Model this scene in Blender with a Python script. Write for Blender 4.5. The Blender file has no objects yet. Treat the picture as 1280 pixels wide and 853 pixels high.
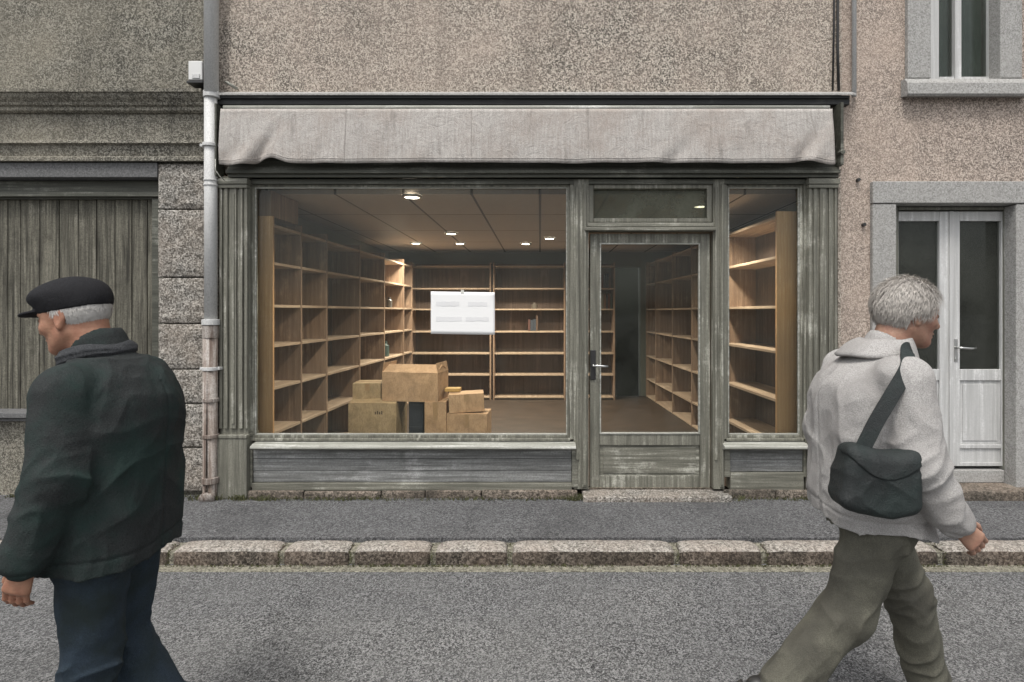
import bpy, math, random
import numpy as np
from mathutils import Vector, Matrix

R = math.radians
random.seed(7)
scn = bpy.context.scene
C = scn.collection

# ------------------------------------------------------------------ camera
F_PX, D, CZ, VPX, VPY = 719.0, 4.70, 1.503, 675.0, 390.0
cam = bpy.data.cameras.new("camera")
cam_o = bpy.data.objects.new("camera", cam)
C.objects.link(cam_o)
cam_o.location = (0, -D, CZ)
cam_o.rotation_euler = (R(90), 0, 0)
cam.sensor_width = 36.0
cam.lens = 36.0 * F_PX / 1280.0
cam.shift_x = -(VPX - 640.0) / 1280.0
cam.shift_y = -(426.5 - VPY) / 1280.0
cam.clip_start = 0.05
cam.clip_end = 2000
scn.camera = cam_o

# ------------------------------------------------------------------ sky, sun, exposure
SUN_EL, SUN_AZ = 64.0, 200.0          # azimuth clockwise from +Y
w = bpy.data.worlds.new("World")
scn.world = w
w.use_nodes = True
wn = w.node_tree
wn.nodes.clear()
sky = wn.nodes.new("ShaderNodeTexSky")
sky.sky_type = 'NISHITA'
sky.sun_disc = False
sky.sun_elevation = R(SUN_EL)
sky.sun_rotation = R(SUN_AZ)
sky.air_density = 1.0
sky.dust_density = 4.0
hs = wn.nodes.new("ShaderNodeHueSaturation")
hs.inputs['Saturation'].default_value = 0.22      # overcast: grey sky
bg = wn.nodes.new("ShaderNodeBackground")
bg.inputs['Strength'].default_value = 0.13
wo = wn.nodes.new("ShaderNodeOutputWorld")
wn.links.new(sky.outputs[0], hs.inputs['Color'])
wn.links.new(hs.outputs[0], bg.inputs['Color'])
wn.links.new(bg.outputs[0], wo.inputs['Surface'])

sl = bpy.data.lights.new("sun", 'SUN')
sl.energy = 1.2
sl.angle = R(14)
sl.color = (1.0, 0.96, 0.9)
so = bpy.data.objects.new("sun", sl)
C.objects.link(so)
az, el = R(SUN_AZ), R(SUN_EL)
sdir = Vector((math.sin(az) * math.cos(el), math.cos(az) * math.cos(el), math.sin(el)))
so.rotation_euler = (-sdir).to_track_quat('-Z', 'Y').to_euler()
so.location = sdir * 20

scn.view_settings.view_transform = 'Standard'
scn.view_settings.look = 'None'
scn.view_settings.exposure = 0.75
scn.view_settings.gamma = 1.0
scn.view_settings.use_curve_mapping = False

# ------------------------------------------------------------------ helpers
def X(px, y=0.0): return (px - VPX) * (D + y) / F_PX
def Z(py, y=0.0): return CZ - (py - VPY) * (D + y) / F_PX

class MB:
    def __init__(self): self.v, self.f = [], []
    def box(self, x0, x1, y0, y1, z0, z1):
        if x0 > x1: x0, x1 = x1, x0
        if y0 > y1: y0, y1 = y1, y0
        if z0 > z1: z0, z1 = z1, z0
        b = len(self.v)
        self.v += [(x0,y0,z0),(x1,y0,z0),(x1,y1,z0),(x0,y1,z0),(x0,y0,z1),(x1,y0,z1),(x1,y1,z1),(x0,y1,z1)]
        self.f += [tuple(b+i for i in q) for q in ((0,3,2,1),(4,5,6,7),(0,1,5,4),(1,2,6,5),(2,3,7,6),(3,0,4,7))]
        return self
    def obox(self, o, u, v, wv, lu, lv, lw):
        """box from corner o along three vectors"""
        o, u, v, wv = map(Vector, (o, u, v, wv))
        b = len(self.v)
        for k in (0, lw):
            for (i, j) in ((0,0),(lu,0),(lu,lv),(0,lv)):
                self.v.append(tuple(o + u*i + v*j + wv*k))
        fs = ((0,3,2,1),(4,5,6,7),(0,1,5,4),(1,2,6,5),(2,3,7,6),(3,0,4,7))
        if u.cross(v).dot(wv) < 0: fs = tuple(q[::-1] for q in fs)
        self.f += [tuple(b+i for i in q) for q in fs]
        return self
    def tube(self, pts, r, n=14, cap=True):
        pts = [Vector(p) for p in pts]
        rs = r if isinstance(r, (list, tuple)) else [r]*len(pts)
        rings = []
        up = None
        for i, p in enumerate(pts):
            t = (pts[min(i+1, len(pts)-1)] - pts[max(i-1, 0)]).normalized()
            if up is None:
                up = Vector((0,0,1)) if abs(t.z) < .9 else Vector((0,1,0))
            a = (up - t*up.dot(t)).normalized()
            up = a
            b2 = t.cross(a)
            base = len(self.v)
            for k in range(n):
                an = 2*math.pi*k/n
                self.v.append(tuple(p + (a*math.cos(an) + b2*math.sin(an))*rs[i]))
            rings.append(base)
        for q in range(len(rings)-1):
            for k in range(n):
                self.f.append((rings[q]+k, rings[q]+(k+1)%n, rings[q+1]+(k+1)%n, rings[q+1]+k))
        if cap:
            self.f.append(tuple(rings[0]+k for k in range(n))[::-1])
            self.f.append(tuple(rings[-1]+k for k in range(n)))
        return self
    def prism_x(self, prof, x0, x1):
        """profile of (y,z) points extruded along x (counter-clockwise seen from +x)"""
        n = len(prof); b = len(self.v)
        for xx in (x0, x1):
            for (y, z) in prof: self.v.append((xx, y, z))
        for k in range(n):
            self.f.append((b+k, b+(k+1)%n, b+n+(k+1)%n, b+n+k)[::-1])
        self.f.append(tuple(b+k for k in range(n)))
        self.f.append(tuple(b+n+k for k in range(n))[::-1])
        return self
    def build(self, name, mat, parent=None, bevel=0.0, seg=2, smooth=False):
        me = bpy.data.meshes.new(name)
        off = Vector((0,0,0))
        if parent is not None:
            off = wloc(parent)
        me.from_pydata([tuple(Vector(v)-off) for v in self.v], [], self.f)
        o = bpy.data.objects.new(name, me)
        C.objects.link(o)
        if parent is not None: o.parent = parent
        if mat: me.materials.append(mat)
        if bevel:
            m = o.modifiers.new("bevel", 'BEVEL'); m.width = bevel; m.segments = seg; m.limit_method = 'ANGLE'
            m.angle_limit = R(35)
        if smooth or bevel:
            for p in me.polygons: p.use_smooth = True
            m2 = o.modifiers.new("wn", 'WEIGHTED_NORMAL') if bevel else None
            if not bevel:
                pass
        return o

def wloc(o):
    v = Vector((0,0,0))
    while o is not None:
        v += o.location
        o = o.parent
    return v

def tag(o, label=None, cat=None, group=None, kind=None):
    if label: o['label'] = label
    if cat: o['category'] = cat
    if group: o['group'] = group
    if kind: o['kind'] = kind
    return o

def empty(name, loc, label, cat, group=None):
    o = bpy.data.objects.new(name, None)
    C.objects.link(o)
    o.location = loc
    o.empty_display_size = .1
    return tag(o, label, cat, group)

# ------------------------------------------------------------------ materials
class NT:
    def __init__(self, name, rough=.85, spec=.25):
        self.m = bpy.data.materials.new(name)
        self.m.use_nodes = True
        self.t = self.m.node_tree
        self.b = self.t.nodes['Principled BSDF']
        self.b.inputs['Roughness'].default_value = rough
        self.b.inputs['Specular IOR Level'].default_value = spec
        self.co = self.n('ShaderNodeTexCoord').outputs['Object']
    def n(self, t): return self.t.nodes.new(t)
    def l(self, a, b): self.t.links.new(a, b)
    def map(self, sc=(1,1,1), rot=(0,0,0), loc=(0,0,0)):
        m = self.n('ShaderNodeMapping')
        m.inputs['Scale'].default_value = sc
        m.inputs['Rotation'].default_value = rot
        m.inputs['Location'].default_value = loc
        self.l(self.co, m.inputs['Vector'])
        return m.outputs[0]
    def noise(self, scale, detail=4, rough=.6, vec=None, dist=0):
        n = self.n('ShaderNodeTexNoise')
        n.inputs['Scale'].default_value = scale
        n.inputs['Detail'].default_value = detail
        n.inputs['Roughness'].default_value = rough
        n.inputs['Distortion'].default_value = dist
        self.l(vec if vec is not None else self.co, n.inputs['Vector'])
        return n.outputs['Fac']
    def voro(self, scale, vec=None, out='Distance', feat='F1'):
        n = self.n('ShaderNodeTexVoronoi')
        n.feature = feat
        n.inputs['Scale'].default_value = scale
        self.l(vec if vec is not None else self.co, n.inputs['Vector'])
        return n.outputs[out]
    def ramp(self, fac, stops):
        r = self.n('ShaderNodeValToRGB')
        e = r.color_ramp.elements
        while len(e) < len(stops): e.new(.5)
        for i, (p, c) in enumerate(stops):
            e[i].position = p
            e[i].color = (c, c, c, 1) if isinstance(c, (int, float)) else (*c, 1)
        self.l(fac, r.inputs[0])
        return r.outputs[0]
    def mix(self, fac, a, b, mode='MIX'):
        m = self.n('ShaderNodeMix')
        m.data_type = 'RGBA'; m.blend_type = mode
        for s, val in ((m.inputs['Factor'], fac), (m.inputs['A'], a), (m.inputs['B'], b)):
            if isinstance(val, bpy.types.NodeSocket): self.l(val, s)
            elif isinstance(val, (int, float)): s.default_value = val if s.type == 'VALUE' else (val, val, val, 1)
            else: s.default_value = (*val, 1)
        # sockets named Factor/A/B exist per type: wire the colour ones
        return m.outputs['Result']
    def math(self, op, a, b=0.0):
        m = self.n('ShaderNodeMath'); m.operation = op
        for s, val in ((m.inputs[0], a), (m.inputs[1], b)):
            if isinstance(val, bpy.types.NodeSocket): self.l(val, s)
            else: s.default_value = val
        return m.outputs[0]
    def color(self, c):
        if isinstance(c, bpy.types.NodeSocket): self.l(c, self.b.inputs['Base Color'])
        else: self.b.inputs['Base Color'].default_value = (*c, 1)
    def bump(self, h, strength=.5, dist=.01):
        b = self.n('ShaderNodeBump')
        b.inputs['Strength'].default_value = strength
        b.inputs['Distance'].default_value = dist
        self.l(h, b.inputs['Height'])
        self.l(b.outputs[0], self.b.inputs['Normal'])

def _mix(self, fac, a, b, mode='MIX'):
    m = self.n('ShaderNodeMix')
    m.data_type = 'RGBA'; m.blend_type = mode
    fs, sa, sb = m.inputs[0], m.inputs[6], m.inputs[7]
    for s, val in ((fs, fac), (sa, a), (sb, b)):
        if isinstance(val, bpy.types.NodeSocket): self.l(val, s)
        elif s is fs: s.default_value = val
        elif isinstance(val, (int, float)): s.default_value = (val, val, val, 1)
        else: s.default_value = (*val, 1)
    return m.outputs[2]
NT.mix = _mix

def grainy(name, light, dark, patch, grain=70, rough=.9, bs=.8, bd=.012, contrast=(.25, .72), stain=.5, stains=(.55,.75), drip=0.0):
    """roughcast / stone / asphalt: aggregate grains, mottling and large weather stains"""
    t = NT(name, rough)
    g1 = t.noise(grain, 2, .85)
    g2 = t.voro(grain*.75, out='Color')
    g = t.math('ADD', t.math('MULTIPLY', g1, .75), t.math('MULTIPLY', g2, .25))
    c = t.mix(t.ramp(g, [(contrast[0], 0.0), (contrast[1], 1.0)]), dark, light)
    mid = t.ramp(t.noise(3.2, 5, .65), [(.35, 0.0), (.7, 1.0)])
    c = t.mix(t.math('MULTIPLY', mid, .55), c, patch, 'MIX')
    # keep grain inside the patches
    c = t.mix(t.ramp(g, [(contrast[0]-.05, .55), (contrast[1], 0.0)]), c, dark)
    big = t.ramp(t.noise(1.1, 6, .7, dist=.6), [(stains[0], 0.0), (stains[1], 1.0)])
    if drip:
        dr = t.ramp(t.noise(1.0, 5, .7, t.map((5.5, 5.5, .55))), [(.50, 0.0), (.70, 1.0)])
        c = t.mix(t.math('MULTIPLY', dr, drip), c, dark)
        hue = t.ramp(t.noise(.9, 3, .6, t.map(loc=(7,3,1))), [(.42, 0.0), (.6, 1.0)])
        c = t.mix(t.math('MULTIPLY', hue, .5), c, t.mix(.45, c, patch))
    c = t.mix(t.math('MULTIPLY', big, stain), c, dark)
    t.color(c)
    t.bump(t.math('ADD', g, t.math('MULTIPLY', t.noise(12, 4), .8)), bs, bd)
    return t.m

def painted_wood(name, col, worn, dark, along='z', rough=.55, wear=(.56, .66), spec=.35, streak=.6, grime=.6):
    t = NT(name, rough, spec)
    sc = {'z': (34, 34, 1.3), 'x': (1.3, 34, 34), 'y': (34, 1.3, 34)}[along]
    v = t.map(sc)
    g = t.noise(1.0, 6, .7, v)
    blot = t.noise(2.6, 7, .7)
    c = t.mix(t.math('MULTIPLY', t.ramp(g, [(.35, 0.0), (.62, 1.0)]), streak), dark, col)
    fine = t.noise(120, 2, .6)
    wearm = t.ramp(t.math('ADD', t.math('MULTIPLY', g, .45), t.math('MULTIPLY', blot, .6)), [(wear[0], 0.0), (wear[1], 1.0)])
    c = t.mix(wearm, c, worn)
    c = t.mix(t.math('MULTIPLY', t.ramp(fine, [(.4, 1.0), (.55, 0.0)]), .45), c, dark)
    dirt = t.ramp(t.noise(5, 6, .75), [(.52, 0.0), (.72, 1.0)])
    c = t.mix(t.math('MULTIPLY', dirt, grime), c, dark)
    t.color(c)
    t.bump(t.math('ADD', g, t.math('MULTIPLY', fine, .3)), .55, .004)
    return t.m

def plain(name, col, rough=.5, spec=.4, var=.25, scale=30, metal=0.0, bump=.1):
    t = NT(name, rough, spec)
    n = t.noise(scale, 4, .6)
    d = tuple(c*(1-var) for c in col)
    e = tuple(min(1, c*(1+var)) for c in col)
    t.color(t.mix(n, d, e))
    t.b.inputs['Metallic'].default_value = metal
    if bump: t.bump(n, bump, .003)
    return t.m

def glass(name, tint=(.93,.95,.93), dirt=.05, rough=.02, dirtcol=(.30,.31,.27)):
    m = bpy.data.materials.new(name); m.use_nodes = True
    t = m.node_tree; t.nodes.clear()
    out = t.nodes.new('ShaderNodeOutputMaterial')
    tr = t.nodes.new('ShaderNodeBsdfTransparent'); tr.inputs[0].default_value = (*tint, 1)
    gl = t.nodes.new('ShaderNodeBsdfGlossy'); gl.inputs['Roughness'].default_value = rough
    fr = t.nodes.new('ShaderNodeFresnel'); fr.inputs['IOR'].default_value = 1.27
    mx = t.nodes.new('ShaderNodeMixShader')
    t.links.new(fr.outputs[0], mx.inputs[0]); t.links.new(tr.outputs[0], mx.inputs[1]); t.links.new(gl.outputs[0], mx.inputs[2])
    df = t.nodes.new('ShaderNodeBsdfDiffuse'); df.inputs[0].default_value = (*dirtcol, 1)
    tc = t.nodes.new('ShaderNodeTexCoord')
    no = t.nodes.new('ShaderNodeTexNoise'); no.inputs['Scale'].default_value = 3.0; no.inputs['Detail'].default_value = 8
    no.inputs['Roughness'].default_value = .75
    t.links.new(tc.outputs['Object'], no.inputs['Vector'])
    mr = t.nodes.new('ShaderNodeMapRange')
    mr.inputs['From Min'].default_value = .3; mr.inputs['From Max'].default_value = .75
    mr.inputs['To Min'].default_value = dirt*.3; mr.inputs['To Max'].default_value = dirt*1.8
    t.links.new(no.outputs['Fac'], mr.inputs['Value'])
    m2 = t.nodes.new('ShaderNodeMixShader')
    t.links.new(mr.outputs[0], m2.inputs[0]); t.links.new(mx.outputs[0], m2.inputs[1]); t.links.new(df.outputs[0], m2.inputs[2])
    t.links.new(m2.outputs[0], out.inputs['Surface'])
    return m

def emit(name, col, s):
    m = bpy.data.materials.new(name); m.use_nodes = True
    b = m.node_tree.nodes['Principled BSDF']
    b.inputs['Base Color'].default_value = (.8,.8,.8,1)
    b.inputs['Emission Color'].default_value = (*col, 1)
    b.inputs['Emission Strength'].default_value = s
    return m

M = {}
M['roughcast'] = grainy('roughcast', (.66,.595,.51), (.07,.062,.052), (.55,.455,.38), grain=105, bs=1.0, bd=.012, contrast=(.42,.58), stain=.25, drip=.35)
M['pink_render'] = grainy('pink_render', (.59,.505,.435), (.12,.10,.085), (.54,.435,.36), grain=115, bs=.8, bd=.01, contrast=(.41,.59), stain=.2, drip=.25)
M['old_stone'] = grainy('old_stone', (.37,.352,.30), (.055,.052,.043), (.33,.30,.235), grain=105, bs=1.0, bd=.012, contrast=(.42,.59), stain=.4, stains=(.48,.72), drip=.4)
M['block_stone'] = grainy('block_stone', (.58,.55,.50), (.075,.07,.06), (.40,.33,.265), grain=95, bs=1.0, bd=.02, contrast=(.39,.62), stain=.5)
M['smooth_stone'] = grainy('smooth_stone', (.40,.395,.38), (.16,.155,.145), (.36,.35,.33), grain=110, bs=.4, bd=.005, contrast=(.25,.6), stain=.35)
M['dark_stone'] = grainy('dark_stone', (.20,.20,.20), (.07,.07,.07), (.16,.16,.16), grain=110, bs=.4, bd=.005, stain=.3)
M['asphalt'] = grainy('asphalt', (.30,.30,.30), (.020,.020,.021), (.18,.18,.178), grain=150, bs=1.0, bd=.008, contrast=(.40,.62), stain=.45)
M['pavement'] = grainy('pavement', (.21,.21,.212), (.035,.035,.036), (.145,.145,.147), grain=115, bs=.9, bd=.008, contrast=(.40,.61), stain=.45, stains=(.45,.7))
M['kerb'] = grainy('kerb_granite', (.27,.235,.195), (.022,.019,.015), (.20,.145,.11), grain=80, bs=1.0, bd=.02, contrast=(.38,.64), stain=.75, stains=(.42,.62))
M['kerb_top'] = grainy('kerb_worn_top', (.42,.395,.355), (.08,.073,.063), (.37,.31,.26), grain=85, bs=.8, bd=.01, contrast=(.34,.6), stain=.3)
M['gutter'] = grainy('gutter_mortar', (.40,.38,.30), (.07,.066,.05), (.30,.28,.22), grain=80, bs=1.0, bd=.02, contrast=(.36,.62), stain=.6)
M['plinth'] = grainy('plinth_stone', (.36,.31,.255), (.04,.037,.03), (.30,.23,.18), grain=75, bs=1.0, bd=.02, contrast=(.36,.62), stain=.7, stains=(.42,.62))
GREEN, GWORN, GDARK = (.33,.322,.265), (.50,.495,.43), (.095,.093,.075)
M['green_v'] = painted_wood('green_paint_upright', GREEN, GWORN, GDARK, 'z')
M['green_h'] = painted_wood('green_paint_level', GREEN, GWORN, GDARK, 'x')
M['green_shaded'] = painted_wood('green_paint_shaded', (.15,.15,.122), (.24,.24,.205), (.045,.046,.036), 'x')  # darker copy of the green paint, shade under awning and lintel painted in
M['riser'] = painted_wood('weathered_boards', (.34,.345,.335), (.42,.42,.41), (.10,.10,.095), 'x', rough=.8, spec=.2, streak=.8)
M['sill'] = painted_wood('worn_sill_paint', (.56,.56,.51), (.66,.66,.62), (.20,.20,.17), 'x')
M['planks'] = painted_wood('old_planks', (.22,.208,.165), (.31,.29,.24), (.035,.033,.027), 'z', rough=.8, spec=.2, streak=.85, wear=(.58,.72))
M['white_door'] = painted_wood('grey_white_paint', (.68,.68,.67), (.72,.72,.71), (.40,.40,.39), 'z', rough=.45, streak=.55, grime=.3)
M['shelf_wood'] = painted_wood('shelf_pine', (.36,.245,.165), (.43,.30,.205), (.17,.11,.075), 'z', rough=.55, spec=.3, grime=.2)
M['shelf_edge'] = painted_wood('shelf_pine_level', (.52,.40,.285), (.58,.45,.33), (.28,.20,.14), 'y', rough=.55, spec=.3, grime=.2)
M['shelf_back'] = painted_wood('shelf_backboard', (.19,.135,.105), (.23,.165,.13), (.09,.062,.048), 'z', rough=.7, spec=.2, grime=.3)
M['pine_lit'] = painted_wood('pine_end_lit', (.60,.37,.19), (.66,.43,.24), (.40,.23,.11), 'z', rough=.5, spec=.3, grime=.15)  # street-end uprights: daylight painted in as brighter, warmer pine
def m_card(name, col, dk):
    t = NT(name, .8, .2)
    n = t.noise(7, 6, .7, dist=.5); f = t.noise(90, 3, .7, t.map((1,1,.25)))
    c = t.mix(t.ramp(n, [(.42,0.0),(.72,.8)]), col, dk)
    c = t.mix(t.math('MULTIPLY', t.ramp(f, [(.36,1.0),(.5,0.0)]), .45), c, dk)
    t.color(c); t.bump(t.math('ADD', n, t.math('MULTIPLY', f, .3)), .5, .008)
    return t.m
M['cardboard'] = m_card('cardboard', (.50,.33,.20), (.26,.165,.095))
M['cardboard_dark'] = m_card('cardboard_olive', (.44,.325,.195), (.22,.16,.09))
M['card_print'] = plain('card_print', (.10,.07,.05), .8, .2, .3, 60, bump=0)
M['tape'] = plain('parcel_tape', (.34,.22,.12), .3, .5, .1)
M['paper'] = plain('paper', (.80,.80,.79), .7, .2, .02, 5, bump=0)
M['ink'] = plain('faded_print', (.70,.70,.70), .8, .1, .08, 9, bump=0)
M['steel'] = plain('brushed_steel', (.62,.62,.60), .3, .5, .1, 60, 1.0)
M['black_metal'] = plain('black_metal', (.022,.022,.022), .4, .5, .3)
M['dark_void'] = plain('unlit_room', (.02,.022,.018), .9, .1, .3)  # near-black panels: the darkness of unlit rooms put into the colour
M['plaster'] = plain('interior_plaster', (.16,.165,.14), .9, .1, .12, 4)
M['glass'] = glass('shop_glass', dirt=.035)
M['glass_old'] = glass('cloudy_transom_glass', (.55,.57,.5), .55, .08, (.15,.155,.12))  # half-opaque pane: grey-green diffuse tone mixed into the glass
M['glass_house'] = glass('house_glass', (.8,.82,.8), .06)
M['lamp'] = emit('lamp_glow', (1.0, .90, .76), 14.0)
M['cable'] = plain('cable_black', (.03,.03,.03), .6, .3)

def m_floor():
    t = NT('shop_floor', .45, .35)
    v = t.map((1.2, 9, 1))
    n = t.noise(2, 6, .7, v)
    t.color(t.mix(t.ramp(n, [(.3,0.0),(.7,1.0)]), (.022,.016,.012), (.075,.052,.038)))
    t.bump(n, .2, .003)
    return t.m
M['floor'] = m_floor()

def m_ceiling():
    t = NT('ceiling_panels', .8, .15)
    br = t.n('ShaderNodeTexBrick')
    br.offset = 0.0
    br.inputs['Scale'].default_value = 1.0
    br.inputs['Mortar Size'].default_value = .012
    br.inputs['Brick Width'].default_value = .6
    br.inputs['Row Height'].default_value = 1.2
    br.inputs['Color1'].default_value = (.50,.435,.385,1)
    br.inputs['Color2'].default_value = (.46,.40,.355,1)
    br.inputs['Mortar'].default_value = (.07,.055,.045,1)
    t.l(t.co, br.inputs['Vector'])
    n = t.noise(40, 3)
    t.color(t.mix(t.math('MULTIPLY', n, .4), br.outputs['Color'], (.15,.12,.095)))
    return t.m
M['ceiling'] = m_ceiling()

def m_canvas():
    t = NT('awning_canvas', .85, .15)
    v = t.map((60, 60, 1.2))
    streak = t.noise(1.0, 5, .7, v)
    weave = t.noise(150, 2, .6)
    blot = t.noise(2.2, 6, .7)
    c = t.mix(t.ramp(streak, [(.3,0.0),(.68,1.0)]), (.35,.325,.30), (.50,.475,.445))
    c = t.mix(t.math('MULTIPLY', t.ramp(blot, [(.45,0.0),(.7,1.0)]), .6), c, (.33,.275,.235))
    mold = t.ramp(t.noise(1.0, 7, .75, t.map((9, 9, 2.2), loc=(3,1,7))), [(.56, 0.0), (.70, 1.0)])
    c = t.mix(t.math('MULTIPLY', mold, .5), c, (.14,.13,.115))
    wr = t.noise(7, 6, .7, dist=1.5)
    c = t.mix(t.math('MULTIPLY', t.ramp(weave, [(.38,1.0),(.55,0.0)]), .4), c, (.17,.155,.145))
    t.color(c)
    t.bump(t.math('ADD', weave, t.math('ADD', t.math('MULTIPLY', streak, .3), t.math('MULTIPLY', wr, 4.0))), .6, .006)
    return t.m
M['canvas'] = m_canvas()

def m_pipe():
    t = NT('zinc_pipe', .55, .4)
    v = t.map((40, 40, 4))
    s = t.noise(1, 6, .75, v)
    c = t.mix(t.ramp(s, [(.3,0.0),(.7,1.0)]), (.50,.50,.49), (.60,.60,.585))
    c = t.mix(t.math('MULTIPLY', t.ramp(t.noise(140, 2), [(.4,1.0),(.52,0.0)]), .3), c, (.12,.12,.12))
    t.color(c); t.bump(s, .2, .003)
    return t.m
M['pipe'] = m_pipe()
M['pipe_rust'] = painted_wood('cast_iron_rusty', (.30,.255,.22), (.40,.37,.34), (.10,.07,.055), 'z', rough=.7, wear=(.5,.6), streak=.9, grime=.8)

# ------------------------------------------------------------------ ground, road, pavement
RZ = -0.106
def sheet(name, x0, x1, y0, y1, z, mat):
    return tag(MB_plane(x0, x1, y0, y1, z).build(name, mat), kind='structure')
def MB_plane(x0, x1, y0, y1, z):
    m = MB(); m.v = [(x0,y0,z),(x1,y0,z),(x1,y1,z),(x0,y1,z)]; m.f = [(0,1,2,3)]
    return m
sheet('ground', -300, 300, -300, 300, RZ-.03, M['asphalt'])
sheet('road', -40, 40, -9, -1.0, RZ, M['asphalt'])
tag(MB().box(-40, 40, -.87, .02, -.3, 0).build('pavement', M['pavement']), kind='structure')
tag(MB().box(-40, 40, -1.145, -1.055, RZ-.1, RZ+.006).build('gutter', M['gutter'], bevel=.004), kind='structure')

def kerb(x0, x1, i):
    rnd = random.Random(i*13+5)
    m = MB()
    nx = max(4, int((x1-x0)/.06))
    # rough-hewn rounded profile
    prof = [(-1.065, RZ-.08), (-1.068, RZ+.02), (-1.064, -.05), (-1.058, -.012), (-1.045, .001), (-.96, .004), (-.874, .003), (-.872, -.1)]
    n = len(prof)
    for a in range(nx+1):
        f = a/nx
        xx = x0 + (x1-x0)*f
        e = min(f, 1-f)*nx
        rd = .012 if e < .5 else (.004 if e < 1.5 else 0)
        for k, (y, z) in enumerate(prof):
            j = .0055
            m.v.append((xx + (rnd.uniform(-.004,.004)), y + rd*(1 if y < -.97 else 0) + rnd.uniform(-j, j)*(1 if k not in (0, n-1) else 0),
                        z - rd*(1 if z > -.03 else 0) + rnd.uniform(-j, j)*.6*(1 if 0 < k < n-2 else 0)))
    for a in range(nx):
        for k in range(n-1):
            m.f.append((a*n+k, (a+1)*n+k, (a+1)*n+k+1, a*n+k+1))
    m.f.append(tuple(range(n))); m.f.append(tuple(nx*n+k for k in range(n))[::-1])
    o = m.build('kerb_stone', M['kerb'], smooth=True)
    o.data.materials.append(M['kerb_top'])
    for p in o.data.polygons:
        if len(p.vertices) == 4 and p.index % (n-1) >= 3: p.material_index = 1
    sm = o.modifiers.new('sub', 'SUBSURF'); sm.levels = 1; sm.render_levels = 1
    return tag(o, kind='structure')
jl = [-9.2, -8.1, -7.0, -6.05, -5.1, -4.05, -3.05, -2.35]
kp = [350, 438, 540, 637, 847, 957]
joints = jl + [X(p, -1.06) for p in kp] + [2.55, 3.5, 4.6, 5.55, 6.6, 7.7, 8.7]
joints = sorted(joints)
for i in range(len(joints)-1):
    kerb(joints[i]+.006, joints[i+1]-.006, i)
tag(MB().box(-9.2, 8.7, -1.03, -.88, -.3, -.03).build('kerb_bed', M['gutter']), kind='structure')

# ------------------------------------------------------------------ shop building (middle)
xL, xR = X(262), X(1052)
sb = empty('shop_building', (0, 0.2, 0), 'roughcast building over the old green shopfront with the empty shop inside', 'building')
up = MB()
up.box(xL, xR, 0, .35, Z(118), 6.6)
up.box(xL, X(273)-.004, 0, .35, 0, Z(118)-.001)
up.box(X(1047)+.01, xR, .012, .35, 0, Z(118)-.001)
up.box(X(273)-.003, X(1047)+.009, .05, .35, Z(216), Z(118)-.002)
up.build('wall', M['roughcast'], sb)
FZ, CL, BK = .05, 2.535, 5.25
MB().box(-2.62, 2.44, .10, BK, -.1, FZ).build('room_floor', M['floor'], sb)
MB().box(-2.62, 2.44, .352, BK, CL, CL+.3).build('ceiling', M['ceiling'], sb)
MB().box(-2.85, -2.625, .352, BK+.2, -.1, CL+.3).build('side_wall', M['plaster'], sb)
MB().box(2.445, 2.66, .352, BK+.2, -.1, CL+.3).build('side_wall', M['plaster'], sb)
bw = MB()
bw.box(-2.62, X(770, 4.85)+.02, BK+.003, BK+.2, -.1, CL+.3)
bw.box(X(770, 4.85)+.021, X(806, 4.85), BK+.003, BK+.2, 2.28, CL+.3)
bw.box(X(806, 4.85)+.001, 2.44, BK+.003, BK+.2, -.1, CL+.3)
bw.build('back_wall', M['plaster'], sb)
MB().box(X(760, 4.85), X(815, 4.85), BK+.9, BK+1.0, -.1, 2.6).build('back_room_dark', M['dark_void'], sb)  # flat panel, darkness of the back doorway painted on

# string course and its dark flashing
sc_ = MB().prism_x([(0.0-.001, Z(117)), (-.03, Z(115.2,-.03)), (-.10, Z(117,-.1)), (-.10, Z(119,-.1)), (-.001, Z(119))][::-1], xL+.07, X(1062))
sc_.build('string_course', M['smooth_stone'], sb)
fl = MB()
fl.box(X(270,-.06), X(1062,-.06), -.062, -.002, Z(131,-.06), Z(119.5,-.06))
fl.box(X(270,-.08), X(1062,-.08), -.085, -.0625, Z(123,-.08), Z(119.5,-.08))
fl.build('fascia_board', painted_wood('black_fascia', (.045,.047,.046), (.085,.085,.08), (.015,.015,.015), 'x'), sb, bevel=.003)

# ------------------------------------------------------------------ shopfront
sf = empty('shopfront', (0, 0, 0), 'weathered grey-green timber shopfront with a glazed door between two display windows', 'shopfront')
def pilaster(x0, x1, parent):
    o = MB()
    wd = x1-x0
    o.box(x0, x1, -.045, .11, .495, 2.60)
    fx = [(.0,.10),(.17,.13),(.39,.22),(.70,.13),(.90,.10)]
    for a, b in fx:
        o.box(x0+wd*a, x0+wd*(a+b), -.062, -.046, .56, 2.50)
    o.box(x0+wd*.45, x0+wd*.55, -.07, -.0625, .60, 2.46)
    p = o.build('pilaster', M['green_v'], parent, bevel=.004)
    b = MB(); b.box(x0-.008, x1+.008, -.085, .11, 0.0, .485)
    b.box(x0-.012, x1+.012, -.092, .11, .4855, .515)
    b.build('base', M['green_v'], p, bevel=.006)
    c = MB(); c.box(x0-.01, x1+.01, -.085, .11, 2.53, 2.575)
    c.box(x0-.004, x1+.004, -.075, .11, 2.50, 2.529)
    c.build('capital', M['green_h'], p, bevel=.004)
pilaster(X(274,-.06), X(309,-.06), sf)
pilaster(X(1011,-.06), X(1047,-.06), sf)

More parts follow.
